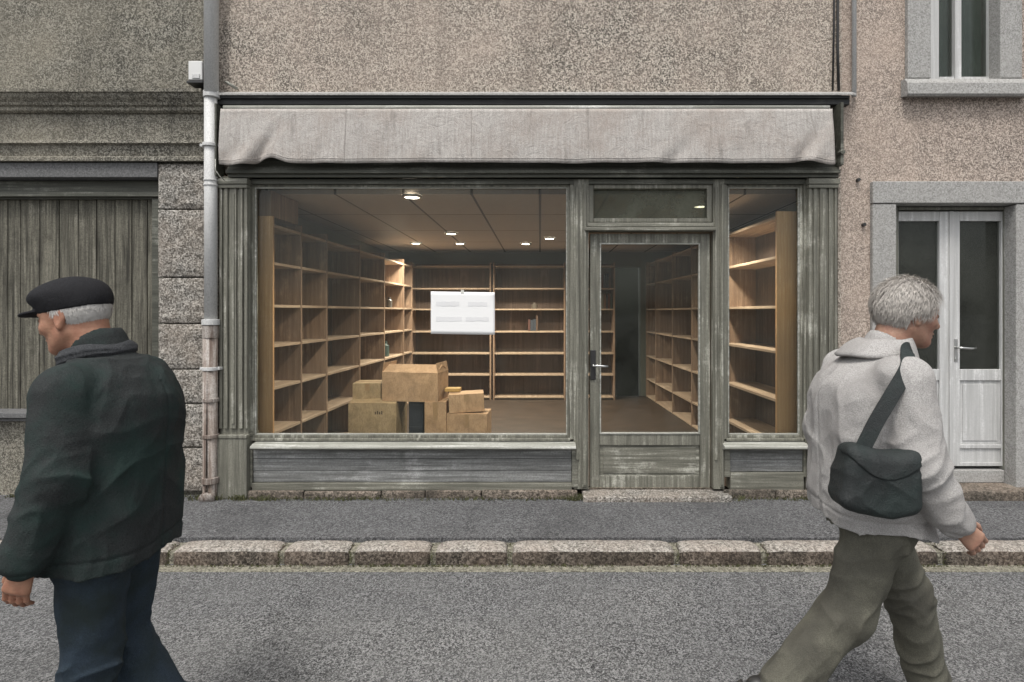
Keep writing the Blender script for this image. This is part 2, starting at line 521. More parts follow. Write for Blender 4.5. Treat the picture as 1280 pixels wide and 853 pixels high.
# entablature
en = MB()
x0, x1 = X(284,-.08), X(1049,-.08)
en.box(x0, x1, -.055, .11, 2.6005, 2.80)
en.box(x0, x1, -.105, -.056, 2.612, 2.640)
en.box(x0, x1, -.080, -.056, 2.6405, 2.665)
en.box(x0, x1, -.075, -.056, 2.585, 2.6115)
en.box(x0, x1, -.07, -.056, 2.70, 2.72)
en.build('entablature', M['green_shaded'], sf, bevel=.003)
hd = MB()
hd.box(X(310)+.001, X(1010)-.001, -.02, .11, Z(231), 2.584)
hd.build('head_rail', M['green_shaded'], sf, bevel=.003)

def window(x0, x1, z0, z1, sillx0, sillx1, parent, bead=.022):
    """glass opening x0..x1, z0..z1"""
    f = MB()
    for k, (wdt, yf) in enumerate(((.052, -.012), (.022, .012))):
        yb = .09 if k == 0 else .075
        a = wdt
        inner = 0 if k == 1 else .0225
        f.box(x0-a, x0-inner, yf, yb, z0-.03, z1+.02)
        f.box(x1+inner, x1+a, yf, yb, z0-.03, z1+.02)
        f.box(x0-inner+.0005, x1+inner-.0005, yf, yb, z1+inner, z1+(.022 if k == 0 else .0215)+ (.0 if k else .0235))
        f.box(x0-inner+.0005, x1+inner-.0005, yf, yb, z0-(.022 if k else .045), z0-inner)
    wn_ = f.build('display_window', M['green_v'], parent, bevel=.003)
    g = MB().box(x0-.01, x1+.01, .040, .046, z0-.01, z1+.01)
    g.build('pane', M['glass'], wn_)
    bd = MB()
    for (a, b, c, d) in ((x0, x0+.010, z0, z1), (x1-.010, x1, z0, z1), (x0+.0105, x1-.0105, z0, z0+.010), (x0+.0105, x1-.0105, z1-.010, z1)):
        bd.box(a, b, .018, .0395, c, d)
    bd.build('glazing_bead', M['sill'], wn_, bevel=.002)
    s = MB()
    s.prism_x([(.08, z0-.047), (-.055, z0-.055), (-.10, z0-.068), (-.105, z0-.085), (-.09, z0-.098), (-.05, z0-.105), (.08, z0-.105)][::1], sillx0, sillx1)
    s.build('sill', M['sill'], wn_, bevel=.003)
    return wn_
zb, zt = Z(543, .04), Z(235, .04)
window(X(320,.04), X(709,.04), zb, zt, X(309,-.1)+.02, X(722,-.1)-.012, sf)
window(X(909,.04), X(998,.04), zb, zt, X(904,-.1)+.012, X(1012,-.1), sf)

def riser(x0, x1, parent, boards, zlo):
    m = MB(); zs = [zlo + (.40-zlo)*k/boards for k in range(boards+1)]
    for k in range(boards):
        m.box(x0+.05, x1-.05, -.012-.002*(k % 2), .09, zs[k]+.0015, zs[k+1]-.0015)
    r_ = m.build('stall_riser', M['riser'], parent, bevel=.003)
    fr = MB()
    fr.box(x0, x0+.048, -.03, .09, zlo-.04, .405)
    fr.box(x1-.048, x1, -.03, .09, zlo-.04, .405)
    fr.box(x0+.0485, x1-.0485, -.035, .09, .052, zlo-.003)
    fr.build('frame', M['green_h'], r_, bevel=.004)
riser(X(310), X(722), sf, 3, .115)
riser(X(904), X(1010), sf, 2, .20)

rnd = random.Random(3)
for (a, b) in ((310, 722), (904, 1050)):
    pl = MB(); xx = X(a, -.05); xe = X(b, -.05)
    while xx < xe-.05:
        xn = min(xe, xx + rnd.uniform(.35, .8))
        if xe - xn < .15: xn = xe
        pl.box(xx+.003, xn-.003, -.075+rnd.uniform(-.008,.008), -.036, -.02, .062+rnd.uniform(-.008,.008))
        xx = xn
    pl.build('plinth', M['plinth'], sf, bevel=.012, seg=3)

# posts by the door
def post(px0, px1, parent):
    a, b = X(px0), X(px1)
    wd = b-a
    m = MB()
    m.box(a, b, -.0235, .105, .06, 2.583)
    m.box(a+wd*.12, a+wd*.34, -.038, -.024, .30, 2.52)
    m.box(a+wd*.56, a+wd*.92, -.0345, -.024, .08, 2.56)
    m.box(a+wd*.64, a+wd*.84, -.048, -.035, .10, 2.54)
    m.build('door_post', M['green_v'], parent, bevel=.004)
post(717, 735.5, sf)
post(890.5, 904.5, sf)

# transom window over the door
dx0, dx1 = X(735.5)+.001, X(890.5)-.001
tw = MB()
zt0, zt1 = Z(273), Z(236)
tw.box(dx0, X(742), .0, .09, Z(278), 2.55)
tw.box(X(884), dx1, .0, .09, Z(278), 2.55)
tw.box(X(742)+.001, X(884)-.001, .0, .09, Z(278), zt0)
tw.box(X(742)+.001, X(884)-.001, .0, .09, zt1, 2.55)
two = tw.build('transom_window', M['green_v'], sf, bevel=.005)
MB().box(X(742), X(884), .045, .05, zt0, zt1).build('pane', M['glass_old'], two)
tb = MB()
tb.box(X(731,-.06), X(895,-.06), -.065, .09, Z(288.5,-.06), Z(284,-.06))
tb.box(X(734,-.04), X(892,-.04), -.045, .09, Z(283.9,-.04), Z(278.5,-.04))
tb.build('transom_bar', M['green_h'], sf, bevel=.006)

# glazed shop door
dz0, dz1 = Z(610, .02), Z(292, .02)
do = MB()
y0, y1 = .02, .068
gx0, gx1, gz0, gz1 = X(749.5, .02), X(875, .02), Z(543, .02), Z(304, .02)
do.box(dx0+.012, gx0, y0, y1, dz0, dz1)
do.box(gx1, dx1-.012, y0, y1, dz0, dz1)
do.box(gx0+.0005, gx1-.0005, y0, y1, gz1, dz1)
do.box(gx0+.0005, gx1-.0005, y0, y1, Z(557,.02), gz0)
do.box(gx0+.0005, gx1-.0005, y0, y1, dz0, Z(595,.02))
door = do.build('door', M['green_v'], sf, bevel=.005)
MB().box(gx0-.005, gx1+.005, .044, .05, gz0-.005, gz1+.005).build('pane', M['glass'], door)
kp_ = MB()
kp_.box(gx0+.001, gx1-.001, .038, .062, Z(595,.02)+.0005, Z(557,.02)-.0005)
kp_.box(gx0+.03, gx1-.03, .030, .0375, Z(592,.02), Z(560,.02))
kp_.build('kick_panel', M['green_h'], door, bevel=.006)
bd = MB()
for (a, b, c, d) in ((gx0, gx0+.012, gz0, gz1), (gx1-.012, gx1, gz0, gz1), (gx0+.0125, gx1-.0125, gz0, gz0+.014), (gx0+.0125, gx1-.0125, gz1-.012, gz1)):
    bd.box(a, b, .012, .043, c, d)
bd.build('glazing_bead', M['sill'], door, bevel=.003)
h = MB()
hx, hz = X(741.5), Z(457)
h.box(hx-.022, hx+.022, .008, .0195, Z(475), Z(438))
hp = h.build('handle_plate', M['black_metal'], door, bevel=.004)
hh = MB()
hh.tube([(hx, .008, hz), (hx, -.045, hz)], .009)
hh.tube([(hx, -.045, hz), (hx+.03, -.05, hz+.001), (hx+.08, -.05, hz-.002), (hx+.118, -.046, hz-.004)], [.010,.0095,.009,.008])
hh.build('handle', M['steel'], hp, smooth=True)
# stone step at the door
st = MB().box(X(729,-.14), X(915,-.14), -.16, .09, -.02, .043)
st.build('door_step', M['block_stone'], sf, bevel=.012, seg=3)

# ------------------------------------------------------------------ awning
aw = empty('awning', (X(658), 0, 3.0), 'dusty pale pinkish-grey canvas awning rolled up above the green shopfront', 'awning')
cv = MB()
ax0, ax1 = X(273,-.17), X(1043,-.17)
nx, nz = 320, 16
def fold(px, f):
    """y offset of the canvas at photo column px, f 0 top .. 1 hem"""
    o = -.005*f*math.sin(px*.035+.8) - .0025*f*math.sin(px*.11+1.0*f)
    for (c, wdt, amp, lean) in ((336, 9, .045, 45), (318, 14, -.03, 40), (300, 16, .02, 60), (860, 12, .022, 60), (845, 16, -.014, 60), (1015, 9, .03, 45), (1030, 9, -.025, 40), (480, 22, .012, 30), (620, 20, .010, -30), (735, 24, .014, 30), (930,14,.016,40), (560,12,.008,50), (410,12,.012,50)):
        d = (px - (c - lean*(f-.6)))/wdt
        o += amp*f*f*math.exp(-d*d)
    return o
def hem(px):
    z = 203.3 + .5*math.sin(px*.021) + .25*math.sin(px*.09)
    z -= 6.5*math.exp(-((px-340)/15)**2) + 1.0*math.exp(-((px-640)/40)**2) + 3.5*math.exp(-((px-1003)/14)**2)
    z += 3.0*math.exp(-((px-290)/18)**2) + 2.5*math.exp(-((px-1038)/10)**2)
    return z
for j in range(nz+1):
    f = j/nz
    for i in range(nx+1):
        px = 273 + (1043-273)*i/nx
        y = -.135 - .045*f - .004*math.sin(f*math.pi) + fold(px, f)
        zt_, zb_ = Z(137.5, -.12), Z(hem(px), -.19)
        cv.v.append((ax0 + (ax1-ax0)*i/nx , y, zt_ + (zb_-zt_)*f))
for j in range(nz):
    for i in range(nx):
        a = j*(nx+1)+i
        cv.f.append((a+nx+1, a+nx+2, a+1, a))
c_o = cv.build('canvas', M['canvas'], aw, smooth=True)
so_ = c_o.modifiers.new('solid', 'SOLIDIFY'); so_.thickness = .006; so_.offset = 1
for (sx_) in (.205, .41, .60, .80):
    sm_ = MB(); px = 273 + (1043-273)*sx_
    pts = []
    for j in range(nz+1):
        f = j/nz
        zt_, zb_ = Z(137.5, -.12), Z(hem(px), -.19)
        pts.append((ax0 + (ax1-ax0)*sx_, -.135 - .045*f - .004*math.sin(f*math.pi) + fold(px, f) - .007, zt_ + (zb_-zt_)*f))
    sm_.tube(pts, .0035, 6).build('seam', M['canvas'], c_o, smooth=True)
hm_ = []
for i in range(161):
    px = 273 + (1043-273)*i/160; f = .92
    zt_, zb_ = Z(137.5, -.12), Z(hem(px), -.19)
    hm_.append((ax0 + (ax1-ax0)*i/160, -.135 - .045*f + fold(px, f) - .0075, zt_ + (zb_-zt_)*f))
MB().tube(hm_, .003, 6).build('hem_stitching', M['canvas'], c_o, smooth=True)
rl = MB().tube([(ax0+.01, -.105, Z(135,-.11)), (ax1-.01, -.105, Z(135,-.11))], .020)
rl.build('front_bar', M['sill'], aw, smooth=True)
rr = MB().tube([(ax0+.02, -.045, Z(150,-.05)), (ax1-.02, -.045, Z(150,-.05))], .05, 20)
rr.build('canvas_roll', M['canvas'], aw, smooth=True)
ab = MB()
for px in (1046.5,):
    xx = X(px, -.06)
    ab.box(xx-.012, xx+.012, -.14, -.003, Z(210,-.05), Z(133,-.05))
    ab.tube([(xx, -.15, Z(192,-.1)), (xx, -.10, Z(192,-.1))], .02)
ab.build('arm', M['green_shaded'], aw, bevel=.003)
ab2 = MB(); xx = X(269, -.08)
ab2.box(X(271.5,-.08), X(274,-.08), -.12, -.003, Z(222,-.05), Z(133,-.05))
ab2.build('arm', M['green_shaded'], aw, bevel=.003)

# ------------------------------------------------------------------ stone house (left)
lh = empty('stone_house', (X(120), 0.2, 0), 'olive-grey stone house with moulded cornice and a plank-shuttered window, left of the shop', 'house')
lx = -9.2
q0, q1 = X(197), X(257)
wl = MB()
wl.box(lx, xL-.002, .015, .40, Z(112), 6.4)                       # upper wall
wl.box(lx, xL-.002, .02, .40, Z(178), Z(139))                      # frieze
wl.box(lx, X(-330), .02, .40, -.05, Z(203))                       # far jamb
wl.box(X(-330)+.001, q0, .03, .40, -.05, Z(527))                  # apron under the window
wl.box(X(-330)+.001, q0-.001, .30, .40, Z(527)+.001, Z(203)-.002)
wl.box(q0, xL-.002, .06, .40, -.05, Z(203)-.001)
wl.build('wall', M['old_stone'], lh)
wl2 = MB().box(lx, xL-.014, .062, .38, Z(203)-.0005, Z(112)-.002); wl2.build('wall_core', M['old_stone'], lh)
co = MB()
zc = lambda p: Z(p, -.06)
co.prism_x([(.014, zc(113)), (-.10, zc(113)), (-.10, zc(117)), (-.085, zc(118)), (-.075, zc(122)), (-.045, zc(127)), (-.04, zc(130)), (-.02, zc(131.5)), (-.02, zc(136)), (.0, zc(138)), (.014, zc(138))], lx, xL-.012)
co.build('cornice', M['old_stone'], lh)
bn = MB()
bn.prism_x([(.019, Z(177)), (-.045, Z(177)), (-.05, Z(181)), (-.02, Z(183)), (-.012, Z(196)), (-.035, Z(198)), (-.035, Z(202.5)), (.019, Z(202.5))], lx, xL-.012)
bn.build('architrave', M['old_stone'], lh)
# pier of large rough blocks
joints_y = [204, 262, 347, 405, 462, 505, 560, 615]
rb = random.Random(11)
for a, b in zip(joints_y[:-1], joints_y[1:]):
    m = MB()
    z1, z0 = Z(a)-.004, Z(b)+.004
    n1, n2 = 9, max(4, int((z1-z0)/.045))
    y_ = -.004 + rb.uniform(-.006, .006)
    for j in range(n2+1):
        for i in range(n1+1):
            ed = (i in (0, n1)) or (j in (0, n2))
            m.v.append((q0+.002+(q1+.03-q0)*i/n1 + (0 if i in (0,n1) else rb.uniform(-.006,.006)), y_ + (.012 if ed else rb.uniform(-.008,.008)), z0+(z1-z0)*j/n2 + (0 if j in (0,n2) else rb.uniform(-.006,.006))))
    for j in range(n2):
        for i in range(n1):
            k = j*(n1+1)+i
            m.f.append((k, k+1, k+n1+2, k+n1+1))
    o = m.build('pier_block', M['block_stone'], lh, smooth=True)
    sd = o.modifiers.new('solid', 'SOLIDIFY'); sd.thickness = .09; sd.offset = -1
    s2 = o.modifiers.new('sub', 'SUBSURF'); s2.levels = 1; s2.render_levels = 2; s2.subdivision_type = 'SIMPLE'
ln = MB().box(X(-330)+.002, X(197)-.002, -.004, .29, Z(222), Z(203.5))
ln.build('lintel', M['dark_stone'], lh, bevel=.006)
dk = MB()
dk.box(X(-330)+.002, q0-.003, .10, .29, Z(249,.1), Z(222)-.002)
dk.box(X(-330)+.002, q0-.003, .06, .099, Z(247,.1), Z(241,.1))
dk.build('shutter_box', M['green_shaded'], lh, bevel=.004)
# plank shutter
sh = MB(); gaps = MB()
pxs = [-330,-300,-268,-240,-210,-180,-150,-122,-95,-68,-40,-14, 10, 26, 50, 74, 98, 121, 144, 165, 184, 191.5]
for k in range(len(pxs)-1):
    a, b = X(pxs[k], .14)+.003, X(pxs[k+1], .14)-.003
    rr_ = random.Random(k).uniform(0, .006)
    sh.box(a, b, .135+rr_, .165, Z(514,.14), Z(249,.14)-.001)
sho = sh.build('plank_shutter', M['planks'], lh, bevel=.004)
MB().box(X(-328), q0-.004, .168, .19, Z(514,.14), Z(249,.14)-.001).build('backing', M['black_metal'], sho)
sj = MB().box(X(191.8,.1), q0-.003, .08, .164, Z(514,.1), Z(249,.1)-.002)
sj.build('shutter_jamb', M['green_shaded'], lh, bevel=.004)
sl_ = MB().box(X(-330)+.002, q0-.004, -.06, .29, Z(523,-.05), Z(516,-.05))
sl_.box(X(-330)+.002, q0-.006, -.03, .0, Z(527,-.03), Z(523.5,-.03))
sl_.build('window_sill', M['dark_stone'], lh, bevel=.006)

# alarm box
jb = MB().box(X(236.5,-.1), X(254,-.1), -.115, .014, Z(101,-.1), Z(77,-.1))
jbo = jb.build('junction_box', plain('white_plastic', (.62,.62,.60), .5, .4, .06, 20), bevel=.008)
tag(jbo, 'small white utility box fixed on the roughcast left of the downpipe top', 'utility box')
MB().box(X(240,-.12), X(249.5,-.12), -.122, -.1155, Z(98,-.12), Z(92.5,-.12)).build('display', M['pipe'], jbo, bevel=.002)
MB().box(X(235,-.1), X(255,-.1), -.12, .014, Z(105,-.1), Z(102,-.1)).build('bracket', M['black_metal'], jbo, bevel=.003)

# ------------------------------------------------------------------ downpipe
dp = empty('downpipe', (X(263,-.09), -.09, 0), 'grey zinc rain downpipe with a rusty lower length between stone house and shop', 'downpipe')
cx = X(263.5, -.09); cy = -.09
MB().tube([(cx+.012, cy-.012, 6.4), (cx+.012, cy-.012, Z(117,-.09))], .054, 20).build('pipe', M['pipe'], dp, smooth=True)
MB().tube([(cx, cy, Z(117,-.09)), (cx, cy, Z(402,-.09))], .048, 20).build('pipe', M['pipe'], dp, smooth=True)
MB().tube([(cx-.004, cy, Z(402,-.09)), (cx-.004, cy, .06), (cx-.004, cy-.02, .03), (cx-.004, cy-.06, .012)], [.055,.055,.055,.06], 20).build('shoe_pipe', M['pipe_rust'], dp, smooth=True)
def ring(py, rad, hgt, mat, nm='collar', dx=0):
    z = Z(py, -.09)
    MB().tube([(cx+dx, cy, z-hgt/2), (cx+dx, cy, z+hgt/2)], rad, 20).build(nm, mat, dp, bevel=.004)
ring(119, .062, .05, M['pipe'], dx=.008)
for py in (226, 232): ring(py, .054, .016, M['pipe'])
ring(403, .066, .045, M['pipe'])
ring(415, .060, .10, M['pipe_rust'])
ring(500, .062, .03, M['pipe_rust']); ring(545, .062, .03, M['pipe_rust']); ring(600, .066, .05, M['pipe_rust'])
for py in (461, 182):
    b = MB(); z = Z(py, -.09)
    b.box(cx-.085, cx+.075, cy-.01, .01, z-.011, z+.011)
    b.tube([(cx, cy, z-.014), (cx, cy, z+.014)], .062, 20)
    b.build('bracket', M['pipe'], dp, bevel=.003)

# loose cable by the pipe, cables on the right
def cable(name, pts, r, label, group=None, mat=None):
    o = MB().tube(pts, r, 8).build(name, mat or M['cable'], smooth=True)
    return tag(o, label, 'cable', group)
cable('cable', [(X(271,-.1), -.12, Z(200,-.1)), (X(272,-.1), -.13, Z(214,-.1)), (X(277,-.1), -.12, Z(222,-.1)), (X(281,-.1), -.10, Z(226,-.1))], .004, 'short loose white wire curling under the left end of the awning', mat=M['sill'])
cable('cable', [(X(1041), -.012, 6.5), (X(1041.5), -.014, Z(20)), (X(1040), -.012, Z(114))], .008, 'thin black cable running down the wall, left one of the pair above the awning end')
cable('cable', [(X(1047), -.012, 6.5), (X(1046), -.014, Z(60)), (X(1047.5), -.012, Z(114))], .011, 'thicker black cable running down the wall, right one of the pair above the awning end')
cable('conduit', [(X(1066), -.02, 6.5), (X(1066), -.02, Z(122))], .018, 'slim vertical conduit on the house joint right of the cables', mat=M['pipe'])
cable('cable', [(X(284,-.09), -.05, Z(108)), (X(287), -.06, Z(106)), (X(292), -.05, Z(109)), (X(299), -.03, Z(113))], .012, 'short white cable loop lying on the ledge beside the downpipe', mat=M['sill'])

# ------------------------------------------------------------------ rendered house (right)
rh = empty('rendered_house', (X(1180), 0.2, 0), 'pinkish-beige rendered house with a grey-white double door, right of the shop', 'house')
rx = 9.2
a0, a1 = X(1089), X(1300)      # door surround outer
o0, o1 = X(1119), X(1268)      # door opening
w0, w1 = X(1162), X(1248)      # upper window opening
wr = MB()
wr.box(xR+.003, a0+.05, .02, .4, -.05, Z(104))
wr.box(a0+.051, a1-.05, .02, .4, Z(235), Z(104))
wr.box(a1-.049, rx, .02, .4, -.05, Z(104))
wr.box(xR+.003, w0-.1, .02, .4, Z(104)+.001, 6.5)
wr.box(w1+.1, rx, .02, .4, Z(104)+.001, 6.5)
wr.box(w0-.099, w1+.099, .02, .4, 4.95, 6.5)
wr.build('wall', M['pink_render'], rh)
su = MB()
su.box(a0, a1, -.025, .25, Z(255), Z(227.5))
su.box(a0+.002, o0, -.018, .25, -.02, Z(255)-.004)
su.build('door_surround', M['smooth_stone'], rh, bevel=.008)
MB().box(o1+.001, a1-.002, -.018, .25, -.02, Z(255)-.004).build('door_jamb', M['smooth_stone'], rh, bevel=.008)
ds = MB().box(X(1092,-.1), X(1300), -.13, .2, -.02, .075)
ds.build('door_step', M['plinth'], rh, bevel=.012)
ds2 = MB().box(o0+.002, o1-.002, .10, .24, .076, Z(588,.1))
ds2.build('threshold', M['smooth_stone'], rh, bevel=.006)
fr = MB()
yD = .12
fz1 = Z(255)-.005
fr.box(o0+.001, X(1121.5,yD), yD-.02, yD+.10, Z(588,.1)+.001, fz1)
fr.box(X(1264.5,yD), o1-.001, yD-.02, yD+.10, Z(588,.1)+.001, fz1)
fr.box(X(1121.5,yD)+.001, X(1264.5,yD)-.001, yD-.02, yD+.10, Z(263,yD), fz1)
fr.build('door_frame', painted_wood('grey_green_paint', (.27,.27,.235), (.4,.4,.37), (.11,.11,.09), 'z'), rh, bevel=.004)
def leaf(px0, px1, gpx0, gpx1, handle):
    a, b = X(px0, yD)+.002, X(px1, yD)-.002
    g0, g1 = X(gpx0, yD), X(gpx1, yD)
    zt_, zb_ = Z(264.5, yD), Z(583, yD)
    gt, gb = Z(276.5, yD), Z(462, yD)
    p1t, p1b = Z(476, yD), Z(556, yD)
    p2t, p2b = Z(561, yD), Z(578, yD)
    m = MB(); ya, yb = yD, yD+.05
    m.box(a, g0, ya, yb, zb_, zt_); m.box(g1, b, ya, yb, zb_, zt_)
    for (lo, hi) in ((gt, zt_), (p1t, gb), (p2t, p1b), (zb_, p2b)):
        m.box(g0+.0005, g1-.0005, ya, yb, lo, hi)
    o = m.build('door_leaf', M['white_door'], rh, bevel=.004)
    MB().box(g0-.004, g1+.004, ya+.025, ya+.031, gb-.004, gt+.004).build('pane', M['glass_house'], o)
    p = MB()
    p.box(g0+.001, g1-.001, ya+.014, ya+.04, p1b+.0005, p1t-.0005)
    p.box(g0+.03, g1-.03, ya+.008, ya+.0135, p1b+.03, p1t-.03)
    p.box(g0+.001, g1-.001, ya+.014, ya+.04, p2b+.0005, p2t-.0005)
    p.build('panel', M['white_door'], o, bevel=.004)
    MB().box(g0-.02, g1+.02, ya+.055, ya+.062, gb-.03, gt+.03).build('curtain', m_lace(), o)
    if handle:
        hx, hz = X(1194.5, yD), Z(434.5, yD)
        k = MB().box(hx-.014, hx+.014, ya-.006, ya-.0005, Z(452,yD), Z(424,yD))
        k.tube([(hx, ya-.009, Z(449,yD)), (hx, ya-.0065, Z(449,yD))], .010)
        ko = k.build('handle_plate', M['steel'], o, bevel=.003)
        hm = MB().tube([(hx, ya-.006, hz), (hx, ya-.05, hz), (hx+.02, ya-.056, hz-.001), (hx+.10, ya-.054, hz-.006), (hx+.135, ya-.05, hz-.002)], [.009,.009,.009,.008,.007], 12)
        hm.build('handle', M['steel'], ko, smooth=True)
    return o
_lace = []
def m_lace():
    if not _lace:
        t = NT('dark_net_curtain', .9, .1)
        b = t.noise(9, 5, .7); f = t.voro(70)
        c = t.mix(t.ramp(b, [(.4, 0.0), (.7, 1.0)]), (.035,.033,.031), (.075,.07,.065))
        t.color(t.mix(t.math('MULTIPLY', t.ramp(f, [(.3,0.0),(.6,1.0)]), .5), c, (.10,.098,.09)))
        _lace.append(t.m)
    return _lace[0]
leaf(1121.5, 1190, 1123.5, 1174.5, False)
leaf(1190, 1264.5, 1200, 1252, True)
MB().box(o0, o1, .245, .30, 0, Z(255)).build('hall_dark', M['dark_void'], rh)  # flat panel behind the leaves, darkness of the hallway painted on
ast = MB().box(X(1187,.11), X(1192,.11), .108, .1195, Z(583,yD), Z(264.5,yD)).build('astragal', M['white_door'], rh, bevel=.003)

# upper window
uw = MB()
yw = .10
zs, zh = Z(100), 4.93
uw.box(w0, X(1174,yw), yw, yw+.06, zs, zh); uw.box(X(1238,yw), w1, yw, yw+.06, zs, zh)
uw.box(X(1193,yw), X(1201,yw), yw-.01, yw+.06, zs, zh)
uw.box(X(1174,yw)+.001, X(1193,yw)-.001, yw, yw+.06, zs, Z(96,yw)); uw.box(X(1201,yw)+.001, X(1238,yw)-.001, yw, yw+.06, zs, Z(96,yw))
uw.box(X(1174,yw)+.001, X(1193,yw)-.001, yw, yw+.06, zh-.06, zh); uw.box(X(1201,yw)+.001, X(1238,yw)-.001, yw, yw+.06, zh-.06, zh)
uo = uw.build('window', M['white_door'], rh, bevel=.004)
g = MB(); g.box(X(1173,yw), X(1194,yw), yw+.03, yw+.036, zs+.02, zh-.03); g.box(X(1200,yw), X(1239,yw), yw+.03, yw+.036, zs+.02, zh-.03)
g.build('pane', M['glass_house'], uo)
cu = MB()
for k in range(60):
    f0 = w0 + (w1-w0)*k/59
    for z in (zs, zh): cu.v.append((f0, yw+.10+.012*math.sin(k*1.25), z))
for k in range(59): cu.f.append((2*k, 2*k+2, 2*k+3, 2*k+1))
cu.build('curtain', plain('green_grey_curtain', (.16,.21,.185), .9, .1, .2, 20), uo, smooth=True)
MB().box(w0-.05, w1+.05, .39, .42, zs-.1, zh+.1).build('room_dark', M['dark_void'], uo)  # flat panel behind the curtain, indoor darkness painted on
ws = MB()
ws.box(X(1133), w0-.001, -.02, .30, Z(99)-.0, 5.05)
ws.box(w1+.001, w1+.18, -.02, .30, Z(99), 5.05)
ws.box(w0-.0005, w1+.0005, -.018, .30, 4.935, 5.05)
ws.build('window_surround', M['smooth_stone'], rh, bevel=.006)
wsi = MB().prism_x([(.25, Z(99.5)), (-.03, Z(100.5)), (-.065, Z(104,-.06)), (-.07, Z(117,-.07)), (-.055, Z(120,-.06)), (.019, Z(121))], X(1128), X(1281))
wsi.build('window_sill', M['smooth_stone'], rh)
for (px, py) in ((1073, 225), (1080, 281)):
    MB().tube([(X(px), .02, Z(py)), (X(px), -.012, Z(py))], .014, 10).build('wall_anchor', M['black_metal'], rh)

# ------------------------------------------------------------------ shelving inside
def shelf_unit(o, ang, ts, rows, depth, top, side, label, back=True, group='empty wooden shelves in the shop'):
    """o: near front corner on the floor; u runs along the front; side=+1: body lies to the right of u"""
    e = empty('shelf_unit', o, label, 'shelf', group)
    u = Vector((math.sin(ang), math.cos(ang), 0)); v = Vector((math.cos(ang), -math.sin(ang), 0))*side; zz = Vector((0,0,1))
    o = Vector(o)
    th = .026
    L = ts[-1]
    for t in ts:
        MB().obox(o + u*(t-th/2), u, v, zz, th, depth, top).build('upright', M['pine_lit'] if (t == 0 and L > 3) else M['shelf_wood'], e, bevel=.002)
    for k in range(len(ts)-1):
        for z in rows:
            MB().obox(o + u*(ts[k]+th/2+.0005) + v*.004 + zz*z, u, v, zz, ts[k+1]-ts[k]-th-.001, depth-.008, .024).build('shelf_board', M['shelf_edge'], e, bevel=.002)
    if back:
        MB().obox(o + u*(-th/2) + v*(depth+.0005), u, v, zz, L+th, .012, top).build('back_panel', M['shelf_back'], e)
    return e, o, u, v
rows = [.05, .46, .84, 1.20, 1.54, 1.90, 2.22]
aL = math.atan(.0417)
tsL = [0, .52, 1.10, 2.06, 3.01, 3.96, 4.45]
eL, oL, uL, vL = shelf_unit((X(342,.155), .155, FZ), aL, tsL, [r_-FZ for r_ in rows], .34, 2.26, -1, 'long bare pine shelving along the left wall beside the cardboard boxes')
aR = math.atan(-.0362)
tsR = [0, 1.24, 2.39, 3.30, 4.30, 4.98]
rowsR = [.01, .30, .69, 1.10, 1.48, 1.90, 2.24]
eR, oR, uR, vR = shelf_unit((X(970,.155), .155, FZ), aR, tsR, rowsR, .34, 2.30, 1, 'long bare pine shelving along the right wall seen through door and narrow window')
MB().obox(oL + uL*.015 + vL*.03 + Vector((0,0,2.262)), uL, vL, (0,0,1), .50, .28, CL-FZ-2.262-.004).build('over_panel', M['shelf_wood'], eL, bevel=.003)
rowsB = [.076, .446, .80, 1.16, 1.53, 1.873, 2.243]
yB = 4.80
for (xa, xb, lab) in ((X(512,yB), X(614,yB), 'empty back wall shelves directly behind the white paper notice'),
                      (X(616,yB), X(707,yB), 'empty back wall shelves visible between the notice and the door post'),
                      (X(709,yB), X(769,yB), 'narrow back wall shelves seen through the left edge of the door glass')):
    shelf_unit((xa+.014, yB, FZ), R(90), [0, xb-xa-.028], [r_-FZ for r_ in rowsB], .34, 2.27, -1, lab)

# a few things left on the shelves
def small(name, cat, m, mat, label, group=None, bevel=.002):
    return tag(m.build(name, mat, bevel=bevel), label, cat, group)
bk_cols = [(.09,.04,.03), (.04,.045,.055), (.12,.095,.065), (.04,.05,.04), (.10,.06,.04), (.12,.11,.09)]
rb = random.Random(5)
def books(x, y, z, n, place):
    for k in range(n):
        wd = rb.uniform(.022, .045); hh_ = rb.uniform(.18, .26)
        m = MB().box(x, x+wd, y, y+.16, z, z+hh_)
        nm = ['first', 'second', 'third', 'fourth', 'fifth', 'sixth', 'seventh'][k]
        small('book', 'book', m, plain('book_cover', bk_cols[rb.randrange(6)], .6, .3, .1),
              f'{nm} upright book from the left {place}', 'books left on the back shelves')
        x += wd + .003
books(X(752,yB), yB+.05, 1.53+.025, 5, 'on the back shelf seen through the door glass')
books(X(752,yB), yB+.05, 1.873+.025, 4, 'on the top back shelf seen through the door glass')
books(X(660,yB), yB+.06, 1.16+.025, 4, 'on the middle back shelf beside the notice')
def jar(x, y, z, r_, h_, col, label, cat='jar'):
    m = MB().tube([(x,y,z), (x,y,z+h_*.7), (x,y,z+h_*.82), (x,y,z+h_)], [r_, r_, r_*.55, r_*.55], 16)
    o = m.build(cat, plain(cat+'_glaze', col, .35, .5, .1), smooth=False, bevel=.003)
    return tag(o, label, cat, 'small pots left on the shelves')
pL = oL + uL*3.25 + vL*.12
jar(pL.x, pL.y, 1.54+.025, .05, .20, (.05,.05,.05), 'dark round jar on the left wall shelf near the back corner')
pL = oL + uL*3.55 + vL*.10
jar(pL.x, pL.y, 1.54+.025, .04, .15, (.10,.09,.08), 'smaller dark jar behind the other on the left wall shelf')
pL = oL + uL*3.4 + vL*.12
jar(pL.x, pL.y, .84+.025, .06, .22, (.06,.09,.08), 'greenish vase on the low left shelf above the boxes', 'vase')
